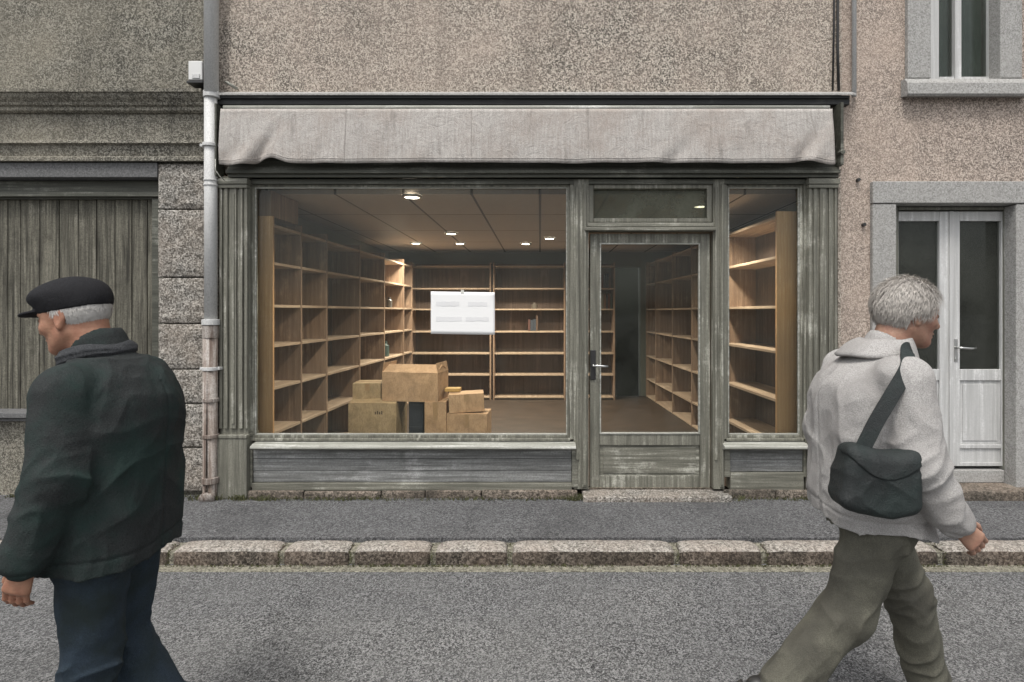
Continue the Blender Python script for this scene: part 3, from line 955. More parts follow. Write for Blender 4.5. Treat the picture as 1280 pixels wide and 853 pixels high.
jar(X(668,yB), yB+.12, 1.53+.025, .05, .10, (.12,.10,.08), 'small brown pot on the back shelf right of the notice', 'pot')

# ------------------------------------------------------------------ cardboard boxes
def P3(px, py, y): return Vector((X(px, y), y, Z(py, y)))
def carton(x0, x1, y, dep, z0, z1, label, mat, rot=0.0, flaps=0.0, tape=True, lean=0.0, prints=False):
    cx_ = (x0+x1)/2; cyy = y+dep/2
    e = empty('cardboard_box', (cx_, cyy, z0), label, 'cardboard box', 'cardboard boxes piled inside the display window')
    wx, wy, hz_ = (x1-x0)/2, dep/2, z1-z0
    m = MB(); t = .006
    def off(mb): # local coordinates: shift to world for build()
        mb.v = [tuple(Vector(v)+Vector((cx_, cyy, z0))) for v in mb.v]; return mb
    # sides slightly bulging
    m.box(-wx, wx, -wy, -wy+t, .001, hz_); m.box(-wx, wx, wy-t, wy, .001, hz_)
    m.box(-wx, -wx+t, -wy+t+.0005, wy-t-.0005, .001, hz_); m.box(wx-t, wx, -wy+t+.0005, wy-t-.0005, .001, hz_)
    m.box(-wx+t, wx-t, -wy+t, wy-t, .002, .008)
    off(m).build('carton', mat, e, bevel=.003)
    for sgn in (-1, 1):
        f = MB()
        a = flaps if sgn < 0 else flaps*.8
        u = Vector((1,0,0)); v = Vector((0, -sgn*math.cos(a), math.sin(a))); 
        f.obox(Vector((-wx+.002, sgn*wy*.995, hz_+.001+ (.001 if sgn>0 else 0))), u, v, v.cross(u)*(-1 if sgn<0 else 1)*(1 if sgn>0 else 1), 2*wx-.004, wy*.985, .005)
        off(f).build('flap', mat, e, bevel=.0015)
    if flaps > .3:
        for sgn in (-1, 1):
            f = MB(); a = flaps*1.0
            f.obox(Vector((sgn*wx*.99, -wy+.004, hz_+.001)), (0,1,0), Vector((sgn*math.cos(R(100))*1.0, 0, math.sin(R(100)))), (sgn,0,0), 2*wy-.008, wy*.6, .005)
            off(f).build('flap', mat, e, bevel=.0015)
    if tape and flaps < .2:
        tp = MB().box(-wx-.0015, wx+.0015, -.025, .025, hz_+.0075, hz_+.0095)
        off(tp).build('tape', M['tape'], e)
        tp = MB().box(-.025, .025, -wy-.0022, -wy-.0008, hz_*.62, hz_*.999)
        off(tp).build('tape', M['tape'], e)
    if prints:
        for q in range(4):
            tp = MB().box(wx*(.12+.09*q), wx*(.17+.09*q), -wy-.0016, -wy-.0008, hz_*.76, hz_*(.84 if q % 2 else .82))
            off(tp).build('print', M['card_print'], e)
    e.rotation_euler = (0, lean, rot)
    return e
yb = 1.45
def bx(px0, px1, py0, py1, y=yb): return X(px0,y), X(px1,y), Z(py1,y), Z(py0,y)
cb, cd_ = M['cardboard'], M['cardboard_dark']
a, b, c, d = bx(436, 497, 505, 545); carton(a, b, yb, .40, FZ, d, 'large cardboard box at the lower left of the pile with loose flaps', cd_, rot=R(-4), flaps=.25, prints=True)
zl = d+.012
a, b, c, d2 = bx(440, 478, 480, 505, yb+.12); carton(a, b-.01, yb+.12, .30, zl, d2, 'olive brown box lying behind the big box, upper left of the pile', cd_, rot=R(3))
a, b, c, d3 = bx(478, 535, 467, 508, yb-.02)
# plain navy-black crate carrying the big box
dc = MB(); x0_, x1_ = X(511,yb+.05), X(529,yb+.05)
dc.box(x0_, x1_, yb+.05, yb+.4, FZ+.001, d-.0); dc.box(x0_-.004, x1_+.004, yb+.045, yb+.405, d+.0005, d+.012)  # near-black solid filling the dark gap between the cartons
dc.box(x0_-.002, x1_+.002, yb+.047, yb+.403, FZ+.2, FZ+.215)
small('dark_block', 'block', dc, plain('navy_black', (.025,.03,.04), .4, .4, .15), 'dark narrow crate wedged between the cardboard boxes', bevel=.004)
carton(a, b+.14, yb-.0, .36, zl+.008, d3, 'biggest light brown box with open flaps on top of the pile', cb, rot=R(-9), flaps=.45)
a, b, c, d4 = bx(530, 557, 502, 545, yb-.05); carton(a, b, yb-.05, .33, FZ, d4-.012, 'narrow tall cardboard box standing under the big open box', cb, rot=R(2))
a, b, c, d5 = bx(559, 610, 517, 545, yb-.04); carton(a, b, yb-.04, .34, FZ, d5-.012, 'low wide cardboard box at the right end of the pile', cb, rot=R(-3))
a, b, c, d6 = bx(559, 603, 494, 515, yb-.02); carton(a, b, yb-.0, .28, d5+.003, d6, 'crooked box resting on the low wide box at right', cb, rot=R(8), flaps=.12, lean=R(-2))
a, b, c, d7 = bx(556, 575, 489, 494, yb+.1); 
fb = MB().box(a, b, yb+.08, yb+.22, d6+.02, d6+.055)
small('flat_box', 'box', fb, plain('ochre_card', (.42,.27,.10), .7, .2, .1), 'small flat ochre box lying on the crooked box', bevel=.003)

# ------------------------------------------------------------------ notice on the glass
nt = empty('paper_notice', (X(578,.03), .03, Z(391,.03)), 'white paper notice with faded print stuck on the display window', 'notice')
pm = MB()
nX, nZ = 24, 12
for j in range(nZ+1):
    for i in range(nX+1):
        fx_, fz_ = i/nX, j/nZ
        px = 538.5+80*fx_; py = 417.5 - 53*fz_ + 1.2*fx_
        y = .034 - .0003*math.sin(fx_*7)*math.sin(fz_*5) - (.012*max(0, fx_-.9)/.1*max(0, fz_-.8)/.2)
        pm.v.append((X(px,.034), y, Z(py,.034)))
for j in range(nZ):
    for i in range(nX):
        k = j*(nX+1)+i; pm.f.append((k, k+1, k+nX+2, k+nX+1))
po = pm.build('sheet', M['paper'], nt, smooth=True)
sd = po.modifiers.new('solid', 'SOLIDIFY'); sd.thickness = .0008; sd.offset = -1
# illegible washed-out lines of print
ri = random.Random(4)
for (py, xa, xb, hgt) in ((380, 545, 574, 6.5), (380.5, 585, 609, 6.0), (399, 545, 577, 6.5), (399, 582, 611, 5.5)):
    x_ = xa; ik = MB()
    while x_ < xb:
        x2 = min(xb, x_ + ri.uniform(2.5, 6))
        ik.box(X(x_,.03), X(x2,.03), .0326, .0328, Z(py+hgt*ri.uniform(.38,.5),.03), Z(py-hgt*ri.uniform(.38,.5),.03))
        x_ = x2 + .02
    ik.build('print', M['ink'], nt)
tpm = MB()
tpm.box(X(576,.03), X(580,.03), .0322, .0326, Z(367,.03), Z(362.5,.03))
tpm.build('tape', plain('clear_tape', (.6,.6,.55), .3, .5, .05), nt)

# ------------------------------------------------------------------ ceiling lamps
spots = [(564, 293), (520, 305), (575, 305.5), (657, 305.5), (687, 299), (515, 247.5), (876, 259)]
names = ['lit ceiling spot left of centre in front of the back row', 'lit ceiling spot at the left end of the back row', 'lit ceiling spot in the middle of the back row',
         'lit ceiling spot above the seam between the back shelves', 'lit ceiling spot at the right near the door post', 'lit ceiling spot nearest to the display window', 'lit ceiling spot glimpsed through the transom pane over the door']
pos = []
for (px, py) in spots:
    dep = F_PX*(CL-.02-CZ)/(VPY-py); y = dep-D
    pos.append((X(px, y), y))
first = None
for i, (x, y) in enumerate(pos):
    if first is None:
        e = empty('ceiling_light', (x, y, CL-.012), names[i], 'ceiling light', 'lit spots in the shop ceiling')
        rg = MB()
        for k in range(28):
            a = 2*math.pi*k/28
            for (rr_, zz_) in ((.088, .011), (.088, -.006), (.066, -.010), (.064, .0)):
                rg.v.append((x+rr_*math.cos(a), y+rr_*math.sin(a), CL-.012+zz_))
        for k in range(28):
            for q in range(3):
                a, b = k*4+q, ((k+1) % 28)*4+q
                rg.f.append((a, a+1, b+1, b))
        rg.build('trim_ring', M['steel'], e, smooth=True)
        MB().tube([(x, y, CL-.016), (x, y, CL-.002)], .0655, 24).build('bulb', M['lamp'], e)
        first = e
    else:
        e = first.copy(); C.objects.link(e); e.location = (x, y, CL-.012); e['label'] = names[i]
        for ch in first.children:
            c_ = ch.copy(); C.objects.link(c_); c_.parent = e
    L_ = bpy.data.lights.new('ceiling_lamp', 'SPOT')
    L_.energy = 72; L_.color = (1.0, .90, .77); L_.shadow_soft_size = .07
    L_.spot_size = R(150); L_.spot_blend = 1.0
    lo_ = bpy.data.objects.new('ceiling_lamp', L_); C.objects.link(lo_)
    lo_.parent = e; lo_.location = (0, 0, -.05)


# ------------------------------------------------------------------ moss and weeds along the foot of the front, in the kerb joints
def moss():
    rs = random.Random(21)
    v, f = [], []
    def tuft(x, y, z, r_, n, h_):
        for _ in range(n):
            a = rs.uniform(0, 6.28); q = r_*rs.random()**.6
            px_, py_ = x+q*math.cos(a), y+q*math.sin(a)*.6
            L = h_*rs.uniform(.4, 1.2); wd = rs.uniform(.002, .005)
            dx_, dy_ = rs.gauss(0,.5)*L, rs.gauss(-.15,.4)*L
            b_ = len(v)
            ax_, ay_ = math.cos(a+1.57)*wd, math.sin(a+1.57)*wd
            v.extend([(px_-ax_, py_-ay_, z), (px_+ax_, py_+ay_, z), (px_+dx_*.5+ax_*.8, py_+dy_*.5+ay_*.8, z+L*.7), (px_+dx_, py_+dy_, z+L)])
            f.append((b_, b_+1, b_+2, b_+3))
    x = -4.3
    while x < 2.5:
        dens = .5+.5*math.sin(x*2.3+1.0)*math.sin(x*5.1)
        if not (.34 < x < 1.62):
            y = -.10 if x > -2.7 else -.03
            tuft(x, y + rs.uniform(-.02,.01), 0.0, .035, int(3+14*max(0, dens)), .028)
        x += rs.uniform(.015, .05)
    for x, n, h_ in ((-2.62, 70, .05), (-2.40, 60, .045), (-2.2, 40, .04), (.30, 60, .05), (1.60, 40, .04), (-2.75, 50, .04)):
        tuft(x, -.10, 0.0, .07, n, h_)
    for jx in joints:
        for k in range(9):
            tuft(jx + rs.uniform(-.01,.01), -1.066, RZ+.006+k*.011, .012, 4, .012)
        tuft(jx, -1.0, .0, .03, 8, .012)
    x = -4.6
    while x < 4.2:
        dens = .5+.5*math.sin(x*1.7)*math.sin(x*4.3+2)
        tuft(x, -1.082, RZ+.006, .016, int(1+9*dens), .018)
        x += rs.uniform(.015, .04)
    me = bpy.data.meshes.new('moss'); me.from_pydata(v, [], f)
    me.materials.append(plain('moss_green', (.085,.088,.045), .9, .1, .5, 40))
    o = bpy.data.objects.new('moss', me); C.objects.link(o)
    tag(o, kind='stuff')
moss()

# ------------------------------------------------------------------ people: distance fields meshed into continuous surfaces
class SDF:
    """coordinates are (forward, lateral, up); lateral < 0 is the street-camera side"""
    def __init__(self, lo, hi, h):
        self.lo = np.array(lo, float); self.h = h
        n = np.ceil((np.array(hi) - self.lo)/h).astype(int) + 1
        self.n = n
        self.F = np.full(n, 1.0, np.float32)
    def grid(self, lo=None, hi=None):
        if lo is None: lo, hi = self.lo, self.lo + self.h*(self.n-1)
        a = np.clip(np.floor((np.array(lo)-self.lo)/self.h).astype(int), 0, self.n)
        b = np.clip(np.ceil((np.array(hi)-self.lo)/self.h).astype(int)+1, 0, self.n)
        s = tuple(slice(i, j) for i, j in zip(a, b))
        ax = [self.lo[k] + self.h*np.arange(a[k], b[k]) for k in range(3)]
        g = (ax[0][:,None,None].astype(np.float32), ax[1][None,:,None].astype(np.float32), ax[2][None,None,:].astype(np.float32))
        return s, g
    def put(self, s, d, k, op='u'):
        A = self.F[s]
        d = d.astype(np.float32)
        if op == 'u':
            if k > 0:
                hh = np.clip(.5 + .5*(A-d)/k, 0, 1); self.F[s] = A*(1-hh)+d*hh - k*hh*(1-hh)
            else: self.F[s] = np.minimum(A, d)
        elif op == 's':
            d = -d
            if k > 0:
                hh = np.clip(.5 - .5*(A-d)/k, 0, 1); self.F[s] = A*(1-hh)+d*hh + k*hh*(1-hh)
            else: self.F[s] = np.maximum(A, d)
        elif op == 'i':
            self.F[s] = np.maximum(A, d)
    def cone(self, a, b, ra, rb, k=.02, op='u'):
        a, b = np.array(a, float), np.array(b, float)
        mg = max(ra, rb) + k + 3*self.h
        s, (x, y, z) = self.grid(np.minimum(a, b)-mg, np.maximum(a, b)+mg)
        if any(q.start >= q.stop for q in s): return
        ba = b-a; L = float(ba@ba) + 1e-12
        t = np.clip(((x-a[0])*ba[0]+(y-a[1])*ba[1]+(z-a[2])*ba[2])/L, 0, 1)
        d = np.sqrt((x-a[0]-ba[0]*t)**2+(y-a[1]-ba[1]*t)**2+(z-a[2]-ba[2]*t)**2) - (ra+(rb-ra)*t)
        self.put(s, d, k, op)
    def chain(self, pts, rs, k=.02):
        for i in range(len(pts)-1): self.cone(pts[i], pts[i+1], rs[i], rs[i+1], k)
    def ell(self, c, r, k=.02, op='u', M3=None):
        c = np.array(c, float); r = np.array(r, float)
        mg = max(r)+k+3*self.h
        s, (x, y, z) = self.grid(c-mg, c+mg)
        if any(q.start >= q.stop for q in s): return
        x, y, z = x-c[0], y-c[1], z-c[2]
        if M3 is not None:   # columns of M3 are the local axes
            x, y, z = (x*M3[0][0]+y*M3[1][0]+z*M3[2][0], x*M3[0][1]+y*M3[1][1]+z*M3[2][1], x*M3[0][2]+y*M3[1][2]+z*M3[2][2])
        k0 = np.sqrt((x/r[0])**2+(y/r[1])**2+(z/r[2])**2)
        k1 = np.sqrt((x/r[0]**2)**2+(y/r[1]**2)**2+(z/r[2]**2)**2)+1e-9
        self.put(s, k0*(k0-1)/k1, k, op)
    def loft(self, secs, k=.02, p=2.3):
        """secs: (z, cx, cy, rx, ry) from low to high"""
        secs = np.array(secs, float)
        mx = secs[:,3:5].max()+.08
        s, (x, y, z) = self.grid((secs[:,1].min()-mx, secs[:,2].min()-mx, secs[0,0]-.06), (secs[:,1].max()+mx, secs[:,2].max()+mx, secs[-1,0]+.06))
        zz = z[0,0,:]
        # smooth interpolation of the sections
        def ip(c):
            zi = np.clip(zz, secs[0,0], secs[-1,0])
            v = np.interp(zi, secs[:,0], secs[:,c])
            kz = np.ones(9)/9
            return np.convolve(np.pad(v, 4, mode='edge'), kz, mode='valid')[None,None,:]
        cx, cy, rx, ry = ip(1), ip(2), ip(3), ip(4)
        q = (np.abs((x-cx)/rx)**p + np.abs((y-cy)/ry)**p)**(1/p)
        d = (q-1)*np.minimum(rx, ry)
        d = np.maximum(d, np.maximum(secs[0,0]-z, z-secs[-1,0]))
        self.put(s, d, k)
    def add(self, fn):
        s, (x, y, z) = self.grid()
        self.F = self.F + fn(x, y, z).astype(np.float32)
    def mesh(self, flip=False):
        F, lo, h = self.F, self.lo, self.h
        F[0] = F[-1] = 1; F[:,0] = F[:,-1] = 1; F[:,:,0] = F[:,:,-1] = 1
        S = F < 0
        A = np.zeros(np.array(F.shape)-1, np.uint8)
        offs = [(i,j,k) for i in (0,1) for j in (0,1) for k in (0,1)]
        for (i,j,k) in offs:
            A += S[i:F.shape[0]-1+i, j:F.shape[1]-1+j, k:F.shape[2]-1+k]
        idx = np.argwhere((A > 0) & (A < 8))
        ids = -np.ones(A.shape, np.int64); ids[tuple(idx.T)] = np.arange(len(idx))
        V = [F[idx[:,0]+o[0], idx[:,1]+o[1], idx[:,2]+o[2]] for o in offs]
        acc = np.zeros((len(idx), 3)); cnt = np.zeros(len(idx))
        for p in range(8):
            for q in range(p+1, 8):
                if sum(abs(offs[p][t]-offs[q][t]) for t in range(3)) != 1: continue
                m = (V[p] < 0) != (V[q] < 0)
                t = V[p][m]/(V[p][m]-V[q][m])
                acc[m] += np.array(offs[p]) + t[:,None]*(np.array(offs[q])-np.array(offs[p])); cnt[m] += 1
        vs = lo + h*(idx + acc/cnt[:,None])
        faces = []
        nx, ny, nz = F.shape
        for ax in range(3):
            sl0 = [slice(1,-1)]*3; sl1 = [slice(1,-1)]*3
            sl0[ax] = slice(0,-1); sl1[ax] = slice(1,None)
            a, b = S[tuple(sl0)], S[tuple(sl1)]
            e = np.argwhere(a != b)
            st = a[tuple(e.T)]
            of = np.array([1,1,1]); of[ax] = 0
            e = e + of
            u, v = (ax+1) % 3, (ax+2) % 3
            def cell(du, dv):
                c = e.copy(); c[:,u] += du; c[:,v] += dv
                return ids[tuple(c.T)]
            q = np.stack([cell(-1,-1), cell(0,-1), cell(0,0), cell(-1,0)], 1)
            q[~st] = q[~st][:, ::-1]
            faces.append(q)
        fa = np.concatenate(faces)
        fa = fa[(fa >= 0).all(1)]
        if flip:
            vs = vs*np.array([-1,1,1]); fa = fa[:, ::-1]
        return vs, fa

def mesh_obj(name, vs, fa, mat, parent=None):
    me = bpy.data.meshes.new(name)
    me.from_pydata(vs.tolist(), [], fa.tolist())
    for p in me.polygons: p.use_smooth = True
    me.materials.append(mat)
    o = bpy.data.objects.new(name, me); C.objects.link(o)
    if parent: o.parent = parent
    return o

def rotm(pitch, yaw=0):
    """columns: forward, lateral, up of a head pitched down by pitch"""
    c, s = math.cos(pitch), math.sin(pitch)
    cy, sy = math.cos(yaw), math.sin(yaw)
    return np.array([[c*cy, -sy, s*cy], [c*sy, cy, s*sy], [-s, 0, c]])

def head(f, hc, Rm, neck_to, bald=0.0):
    hc = np.array(hc)
    P = lambda a, b, c: hc + Rm @ np.array((a, b, c))
    f.ell(P(-.012, 0, .036), (.097, .076, .088), .01, M3=Rm)
    f.ell(P(.030, 0, .005), (.062, .064, .085), .03, M3=Rm)
    f.ell(P(.030, 0, -.052), (.058, .056, .058), .03, M3=Rm)
    f.ell(P(.068, 0, -.092), (.020, .026, .018), .025, M3=Rm)
    for s in (-1, 1):
        f.cone(P(-.005, s*.054, -.045), P(.060, s*.026, -.090), .018, .016, .025)     # jaw
        f.ell(P(.060, s*.045, -.018), (.024, .020, .020), .02, M3=Rm)                # cheek bone
        f.cone(P(.082, s*.014, .030), P(.070, s*.050, .030), .010, .009, .012)          # brow
        f.ell(P(.094, s*.032, .011), (.017, .019, .013), .012, 's', M3=Rm)           # socket
        f.ell(P(.078, s*.032, .010), (.015, .015, .0135), .004, M3=Rm)              # lids over the eyeball
        # ear
        E = Rm @ rotm(-.25)
        f.ell(P(-.012, s*.078, .000), (.019, .009, .034), .006, M3=E)
        f.ell(P(-.008, s*.087, .003), (.011, .006, .021), .004, 's', M3=E)
        f.ell(P(-.006, s*.079, -.028), (.009, .007, .010), .006, M3=E)
    f.cone(P(.088, 0, .024), P(.112, 0, -.020), .009, .012, .010)
    f.ell(P(.112, 0, -.024), (.013, .012, .011), .006, M3=Rm)
    for s in (-1, 1): f.ell(P(.100, s*.013, -.028), (.010, .007, .008), .006, M3=Rm)
    f.ell(P(.091, 0, -.054), (.012, .024, .007), .006, M3=Rm)
    f.ell(P(.089, 0, -.067), (.012, .021, .008), .006, M3=Rm)
    f.ell(P(.100, 0, -.0605), (.010, .026, .0022), .002, 's', M3=Rm)
    f.cone(P(-.030, 0, -.045), neck_to, .058, .066, .03)
    f.cone(P(-.060, 0, -.030), np.array(neck_to)+np.array((-.02,0,0)), .030, .045, .03)

def hand(f, wrist, d, n, t, curl=1.0, sc=1.0):
    """d: along the fingers, n: palm side, t: thumb side"""
    wrist, d, n, t = [np.array(q, float) for q in (wrist, d, n, t)]
    d /= np.linalg.norm(d); n -= d*(n@d); n /= np.linalg.norm(n)
    t = np.cross(d, n)*np.sign(np.cross(d, n) @ t)
    for off, r in ((-.026,.0125), (-.009,.0145), (.009,.0145), (.026,.013)):
        f.cone(wrist + t*off*.6*sc, wrist + (d*.088 + t*off)*sc, r*1.05*sc, r*sc, .012)
    f.cone(wrist - d*.02, wrist + d*.02*sc, .027*sc, .022*sc, .02)
    for off, ln, r in ((.030,.92,.0088), (.0105,1.0,.0092), (-.0095,.95,.0088), (-.0285,.76,.0078)):
        p = wrist + (d*.088 + t*off)*sc
        a = .18
        dd = d.copy()
        for seg, (l, bend) in enumerate(((.044,.30), (.028,.42), (.022,.30))):
            a = bend*curl
            dd = dd*math.cos(a) + np.cross(np.cross(dd, n)/max(1e-6, np.linalg.norm(np.cross(dd, n))), dd)*-math.sin(a)*-1 if False else _turn(dd, d, n, bend*curl)
            p2 = p + dd*l*ln*sc
            f.cone(p, p2, r*sc*(1-.07*seg), r*sc*(1-.07*(seg+1)), .004)
            p = p2
    b0 = wrist + (d*.022 + t*.020 + n*.006)*sc
    b1 = b0 + (d*.030 + t*.022 + n*.012)*sc
    b2 = b1 + (d*.030 + t*.008 + n*.010)*sc
    b3 = b2 + (d*.024 + n*.008)*sc
    f.chain([b0, b1, b2, b3], [.0155*sc, .0125*sc, .0105*sc, .0088*sc], .008)

def _turn(v, d, n, a):
    """rotate v in the plane (d, n) towards n"""
    x, y = v@d, v@n
    return d*(x*math.cos(a)-y*math.sin(a)) + n*(x*math.sin(a)+y*math.cos(a))

_gr = np.random.RandomState(77)
_perm = _gr.permutation(256); _perm = np.concatenate([_perm, _perm, _perm])
_grad = _gr.normal(size=(256, 3)); _grad /= np.linalg.norm(_grad, axis=1)[:,None]
def perlin(P):
    I = np.floor(P).astype(int); Fr = P - I; I &= 255
    W = Fr*Fr*Fr*(Fr*(Fr*6-15)+10)
    out = 0
    for a in (0,1):
        for b_ in (0,1):
            for c in (0,1):
                h_ = _perm[_perm[_perm[(I[:,0]+a) & 255] + ((I[:,1]+b_) & 255)] + ((I[:,2]+c) & 255)]
                g = _grad[h_]
                d = g[:,0]*(Fr[:,0]-a) + g[:,1]*(Fr[:,1]-b_) + g[:,2]*(Fr[:,2]-c)
                out = out + d*(W[:,0] if a else 1-W[:,0])*(W[:,1] if b_ else 1-W[:,1])*(W[:,2] if c else 1-W[:,2])
    return out*1.4
def folds(f, layers, seed=0):
    """layers: (frequencies fwd/lat/up, tilt about the lateral axis, amplitude, (z centre, half width) or None, ridge sharpness)"""
    idx = np.argwhere(np.abs(f.F) < .04)
    P = f.lo + f.h*idx
    wv = np.stack([perlin(P*6 + 11.3*k + seed) for k in range(3)], 1)
    tot = np.zeros(len(P))
    for n_, (fr, tilt, amp, mask, sharp) in enumerate(layers):
        c, s = math.cos(tilt), math.sin(tilt)
        Q = P + .035*wv
        Q = np.stack([Q[:,0]*c - Q[:,2]*s, Q[:,1], Q[:,0]*s + Q[:,2]*c], 1)*np.array(fr) + seed*3.7 + n_*17.1
        v = perlin(Q)
        d = (1-np.abs(v)*1.8).clip(0,1)**sharp - .35 if sharp > 0 else v
        if mask is not None:
            d = d*np.exp(-((P[:,2]-mask[0])/mask[1])**2)
        tot += amp*d
    f.F[tuple(idx.T)] -= tot.astype(np.float32)

def cloth(name, col, var=.35, scale=160, rough=.9, blot=(0,0,0), spec=.15, blots=0.0):
    t = NT(name, rough, spec)
    n = t.noise(scale*1.9, 2, .75); big = t.noise(5, 5, .6)
    dk = tuple(c*(1-var) for c in col); lt = tuple(c*(1+var) for c in col)
    c = t.mix(t.ramp(n, [(.35,0.0),(.65,1.0)]), dk, lt)
    if blots: c = t.mix(t.math('MULTIPLY', t.ramp(big, [(.42,0.0),(.62,1.0)]), blots), c, blot)
    t.color(c)
    t.bump(t.math('ADD', t.math('MULTIPLY', n, .7), t.math('MULTIPLY', t.noise(18, 7, .68, t.map((1,1,.55), rot=(0,.5,0)), dist=.3), 2.6)), .6, .006)
    return t.m
def m_skin(name, col, red):
    t = NT(name, .5, .35)
    n = t.noise(60, 5, .65); b = t.noise(18, 4)
    c = t.mix(t.ramp(b, [(.35,0.0),(.7,1.0)]), col, red)
    t.color(t.mix(t.math('MULTIPLY', t.ramp(n, [(.35,1.0),(.6,0.0)]), .3), c, tuple(q*.55 for q in col)))
    t.b.inputs['Subsurface Weight'].default_value = .05
    t.b.inputs['Subsurface Radius'].default_value = (.012, .005, .003)
    t.b.inputs['Subsurface Scale'].default_value = .5
    wr = t.noise(1.0, 5, .7, t.map((40, 40, 150)))
    t.bump(t.math('ADD', n, t.math('MULTIPLY', wr, .8)), .5, .003)
    return t.m

def shoe(name, ankle, heel_dir, toe_dir_pitch, mat, parent, flip, lat):
    """ankle: joint point; pitch: rotation of the foot (positive = toe down)"""
    f = SDF((-.24, -.075, -.11), (.25, .075, .14), .005)
    f.ell((-.045, 0, -.045), (.052, .036, .045), .02)
    f.cone((-.035, 0, -.05), (.135, 0, -.062), .040, .036, .03)
    f.ell((.125, .004, -.062), (.075, .046, .030), .02)
    f.cone((-.02, 0, .01), (-.02, 0, -.045), .040, .040, .03)
    s, (x, y, z) = f.grid()
    f.F = np.maximum(f.F, (-.080 - z)).astype(np.float32)
    # sole
    q = np.maximum(np.maximum(np.abs(y + 0*x)-(.034+.012*np.clip((x)/.12, 0, 1)), np.abs(x-.055+0*y)-.145), np.maximum(-.094-z, z+.078)) + 0*z
    q = q - .004
    f.put(s, q, .003)
    vs, fa = f.mesh(False)
    c, sn = math.cos(toe_dir_pitch), math.sin(toe_dir_pitch)
    x, z = vs[:,0].copy(), vs[:,2].copy()
    vs[:,0] = x*c + z*sn; vs[:,2] = -x*sn + z*c
    vs = vs + np.array(ankle)
    if flip: vs = vs*np.array([-1,1,1]); fa = fa[:, ::-1]
    return mesh_obj(name, vs, fa, mat, parent)

def hair_strands(name, hc, Rm, mat, parent, flip, n, keep, length=.03, lift=.35, seed=1, down=(0,0,-1)):
    """short tapered locks rooted on the skull"""
    rs = random.Random(seed)
    v, fa = [], []
    hc = np.array(hc); dn = np.array(down, float)
    made = 0
    while made < n:
        q = np.array([rs.gauss(0,1) for _ in range(3)]); q /= np.linalg.norm(q)
        loc = np.array((-.012, 0, .036)) + q*np.array((.099,.078,.090))
        if not keep(loc): continue
        nr = Rm @ (q/np.array((.099,.078,.090))); nr /= np.linalg.norm(nr)
        p = hc + Rm @ loc
        tg = dn - nr*(dn@nr); tg += np.array([rs.gauss(0,.25) for _ in range(3)]); tg -= nr*(tg@nr); tg /= (np.linalg.norm(tg)+1e-6)
        sd = np.cross(nr, tg)
        L = length*rs.uniform(.6, 1.25); wd = rs.uniform(.0006, .0013)
        b = len(v)
        for k, (t_, wv) in enumerate(((0,1.0), (.35,1.0), (.7,.8), (1.0,.15))):
            c_ = p + tg*L*t_ + nr*(lift*L*math.sin(t_*2.2)*.5 + .002)
            v.append(c_ - sd*wd*wv); v.append(c_ + sd*wd*wv)
        for k in range(3): fa.append((b+2*k, b+2*k+1, b+2*k+3, b+2*k+2))
        made += 1
    vs = np.array(v); fa = np.array(fa)
    if flip: vs = vs*np.array([-1,1,1]); fa = fa[:, ::-1]
    return mesh_obj(name, vs, fa, mat, parent)

def collar(name, c0, c1, r0, r1, mat, parent, flip, gap=.5):
    """turned-down collar: a band from the neck fold c1/r1 (top) out to the shoulders c0/r0 (bottom), open at the front"""
    c0, c1 = np.array(c0, float), np.array(c1, float)
    n, m = 48, 8
    v, fa = [], []
    for i in range(n+1):
        a = gap + (2*math.pi-2*gap)*i/n
        d = np.array((math.cos(a), math.sin(a), 0))
        drop = -.020*max(0, math.cos(a))
        for j in range(m+1):
            f = j/m
            rad = np.array((r1[0]+(r0[0]-r1[0])*f, r1[1]+(r0[1]-r1[1])*f, 0))
            q = c1+(c0-c1)*f + d*rad + np.array((0, 0, (.010*math.sin(f*math.pi) + drop*f + .0025*math.sin(5*a+3*f))))
            v.append(q)
    for i in range(n):
        for j in range(m):
            k = i*(m+1)+j
            fa.append((k, k+m+1, k+m+2, k+1))
    vs = np.array(v); fa = np.array(fa)
    if flip: vs = vs*np.array([-1,1,1]); fa = fa[:, ::-1]
    o = mesh_obj(name, vs, fa, mat, parent)
    s = o.modifiers.new('solid', 'SOLIDIFY'); s.thickness = .009; s.offset = 1
    return o

def eyes(hc, Rm, parent, flip):
    m = plain('eye_dark', (.03,.025,.02), .15, .5, .1, bump=0)
    for s in (-1, 1):
        f = SDF((-.02,-.02,-.02), (.02,.02,.02), .0025)
        f.ell((0,0,0), (.0125,.0125,.009), 0)
        vs, fa = f.mesh()
        vs = vs + np.array(hc) + Rm @ np.array((.0825, s*.032, .010))
        if flip: vs = vs*np.array([-1,1,1]); fa = fa[:, ::-1]
        mesh_obj('eye', vs, fa, m, parent)

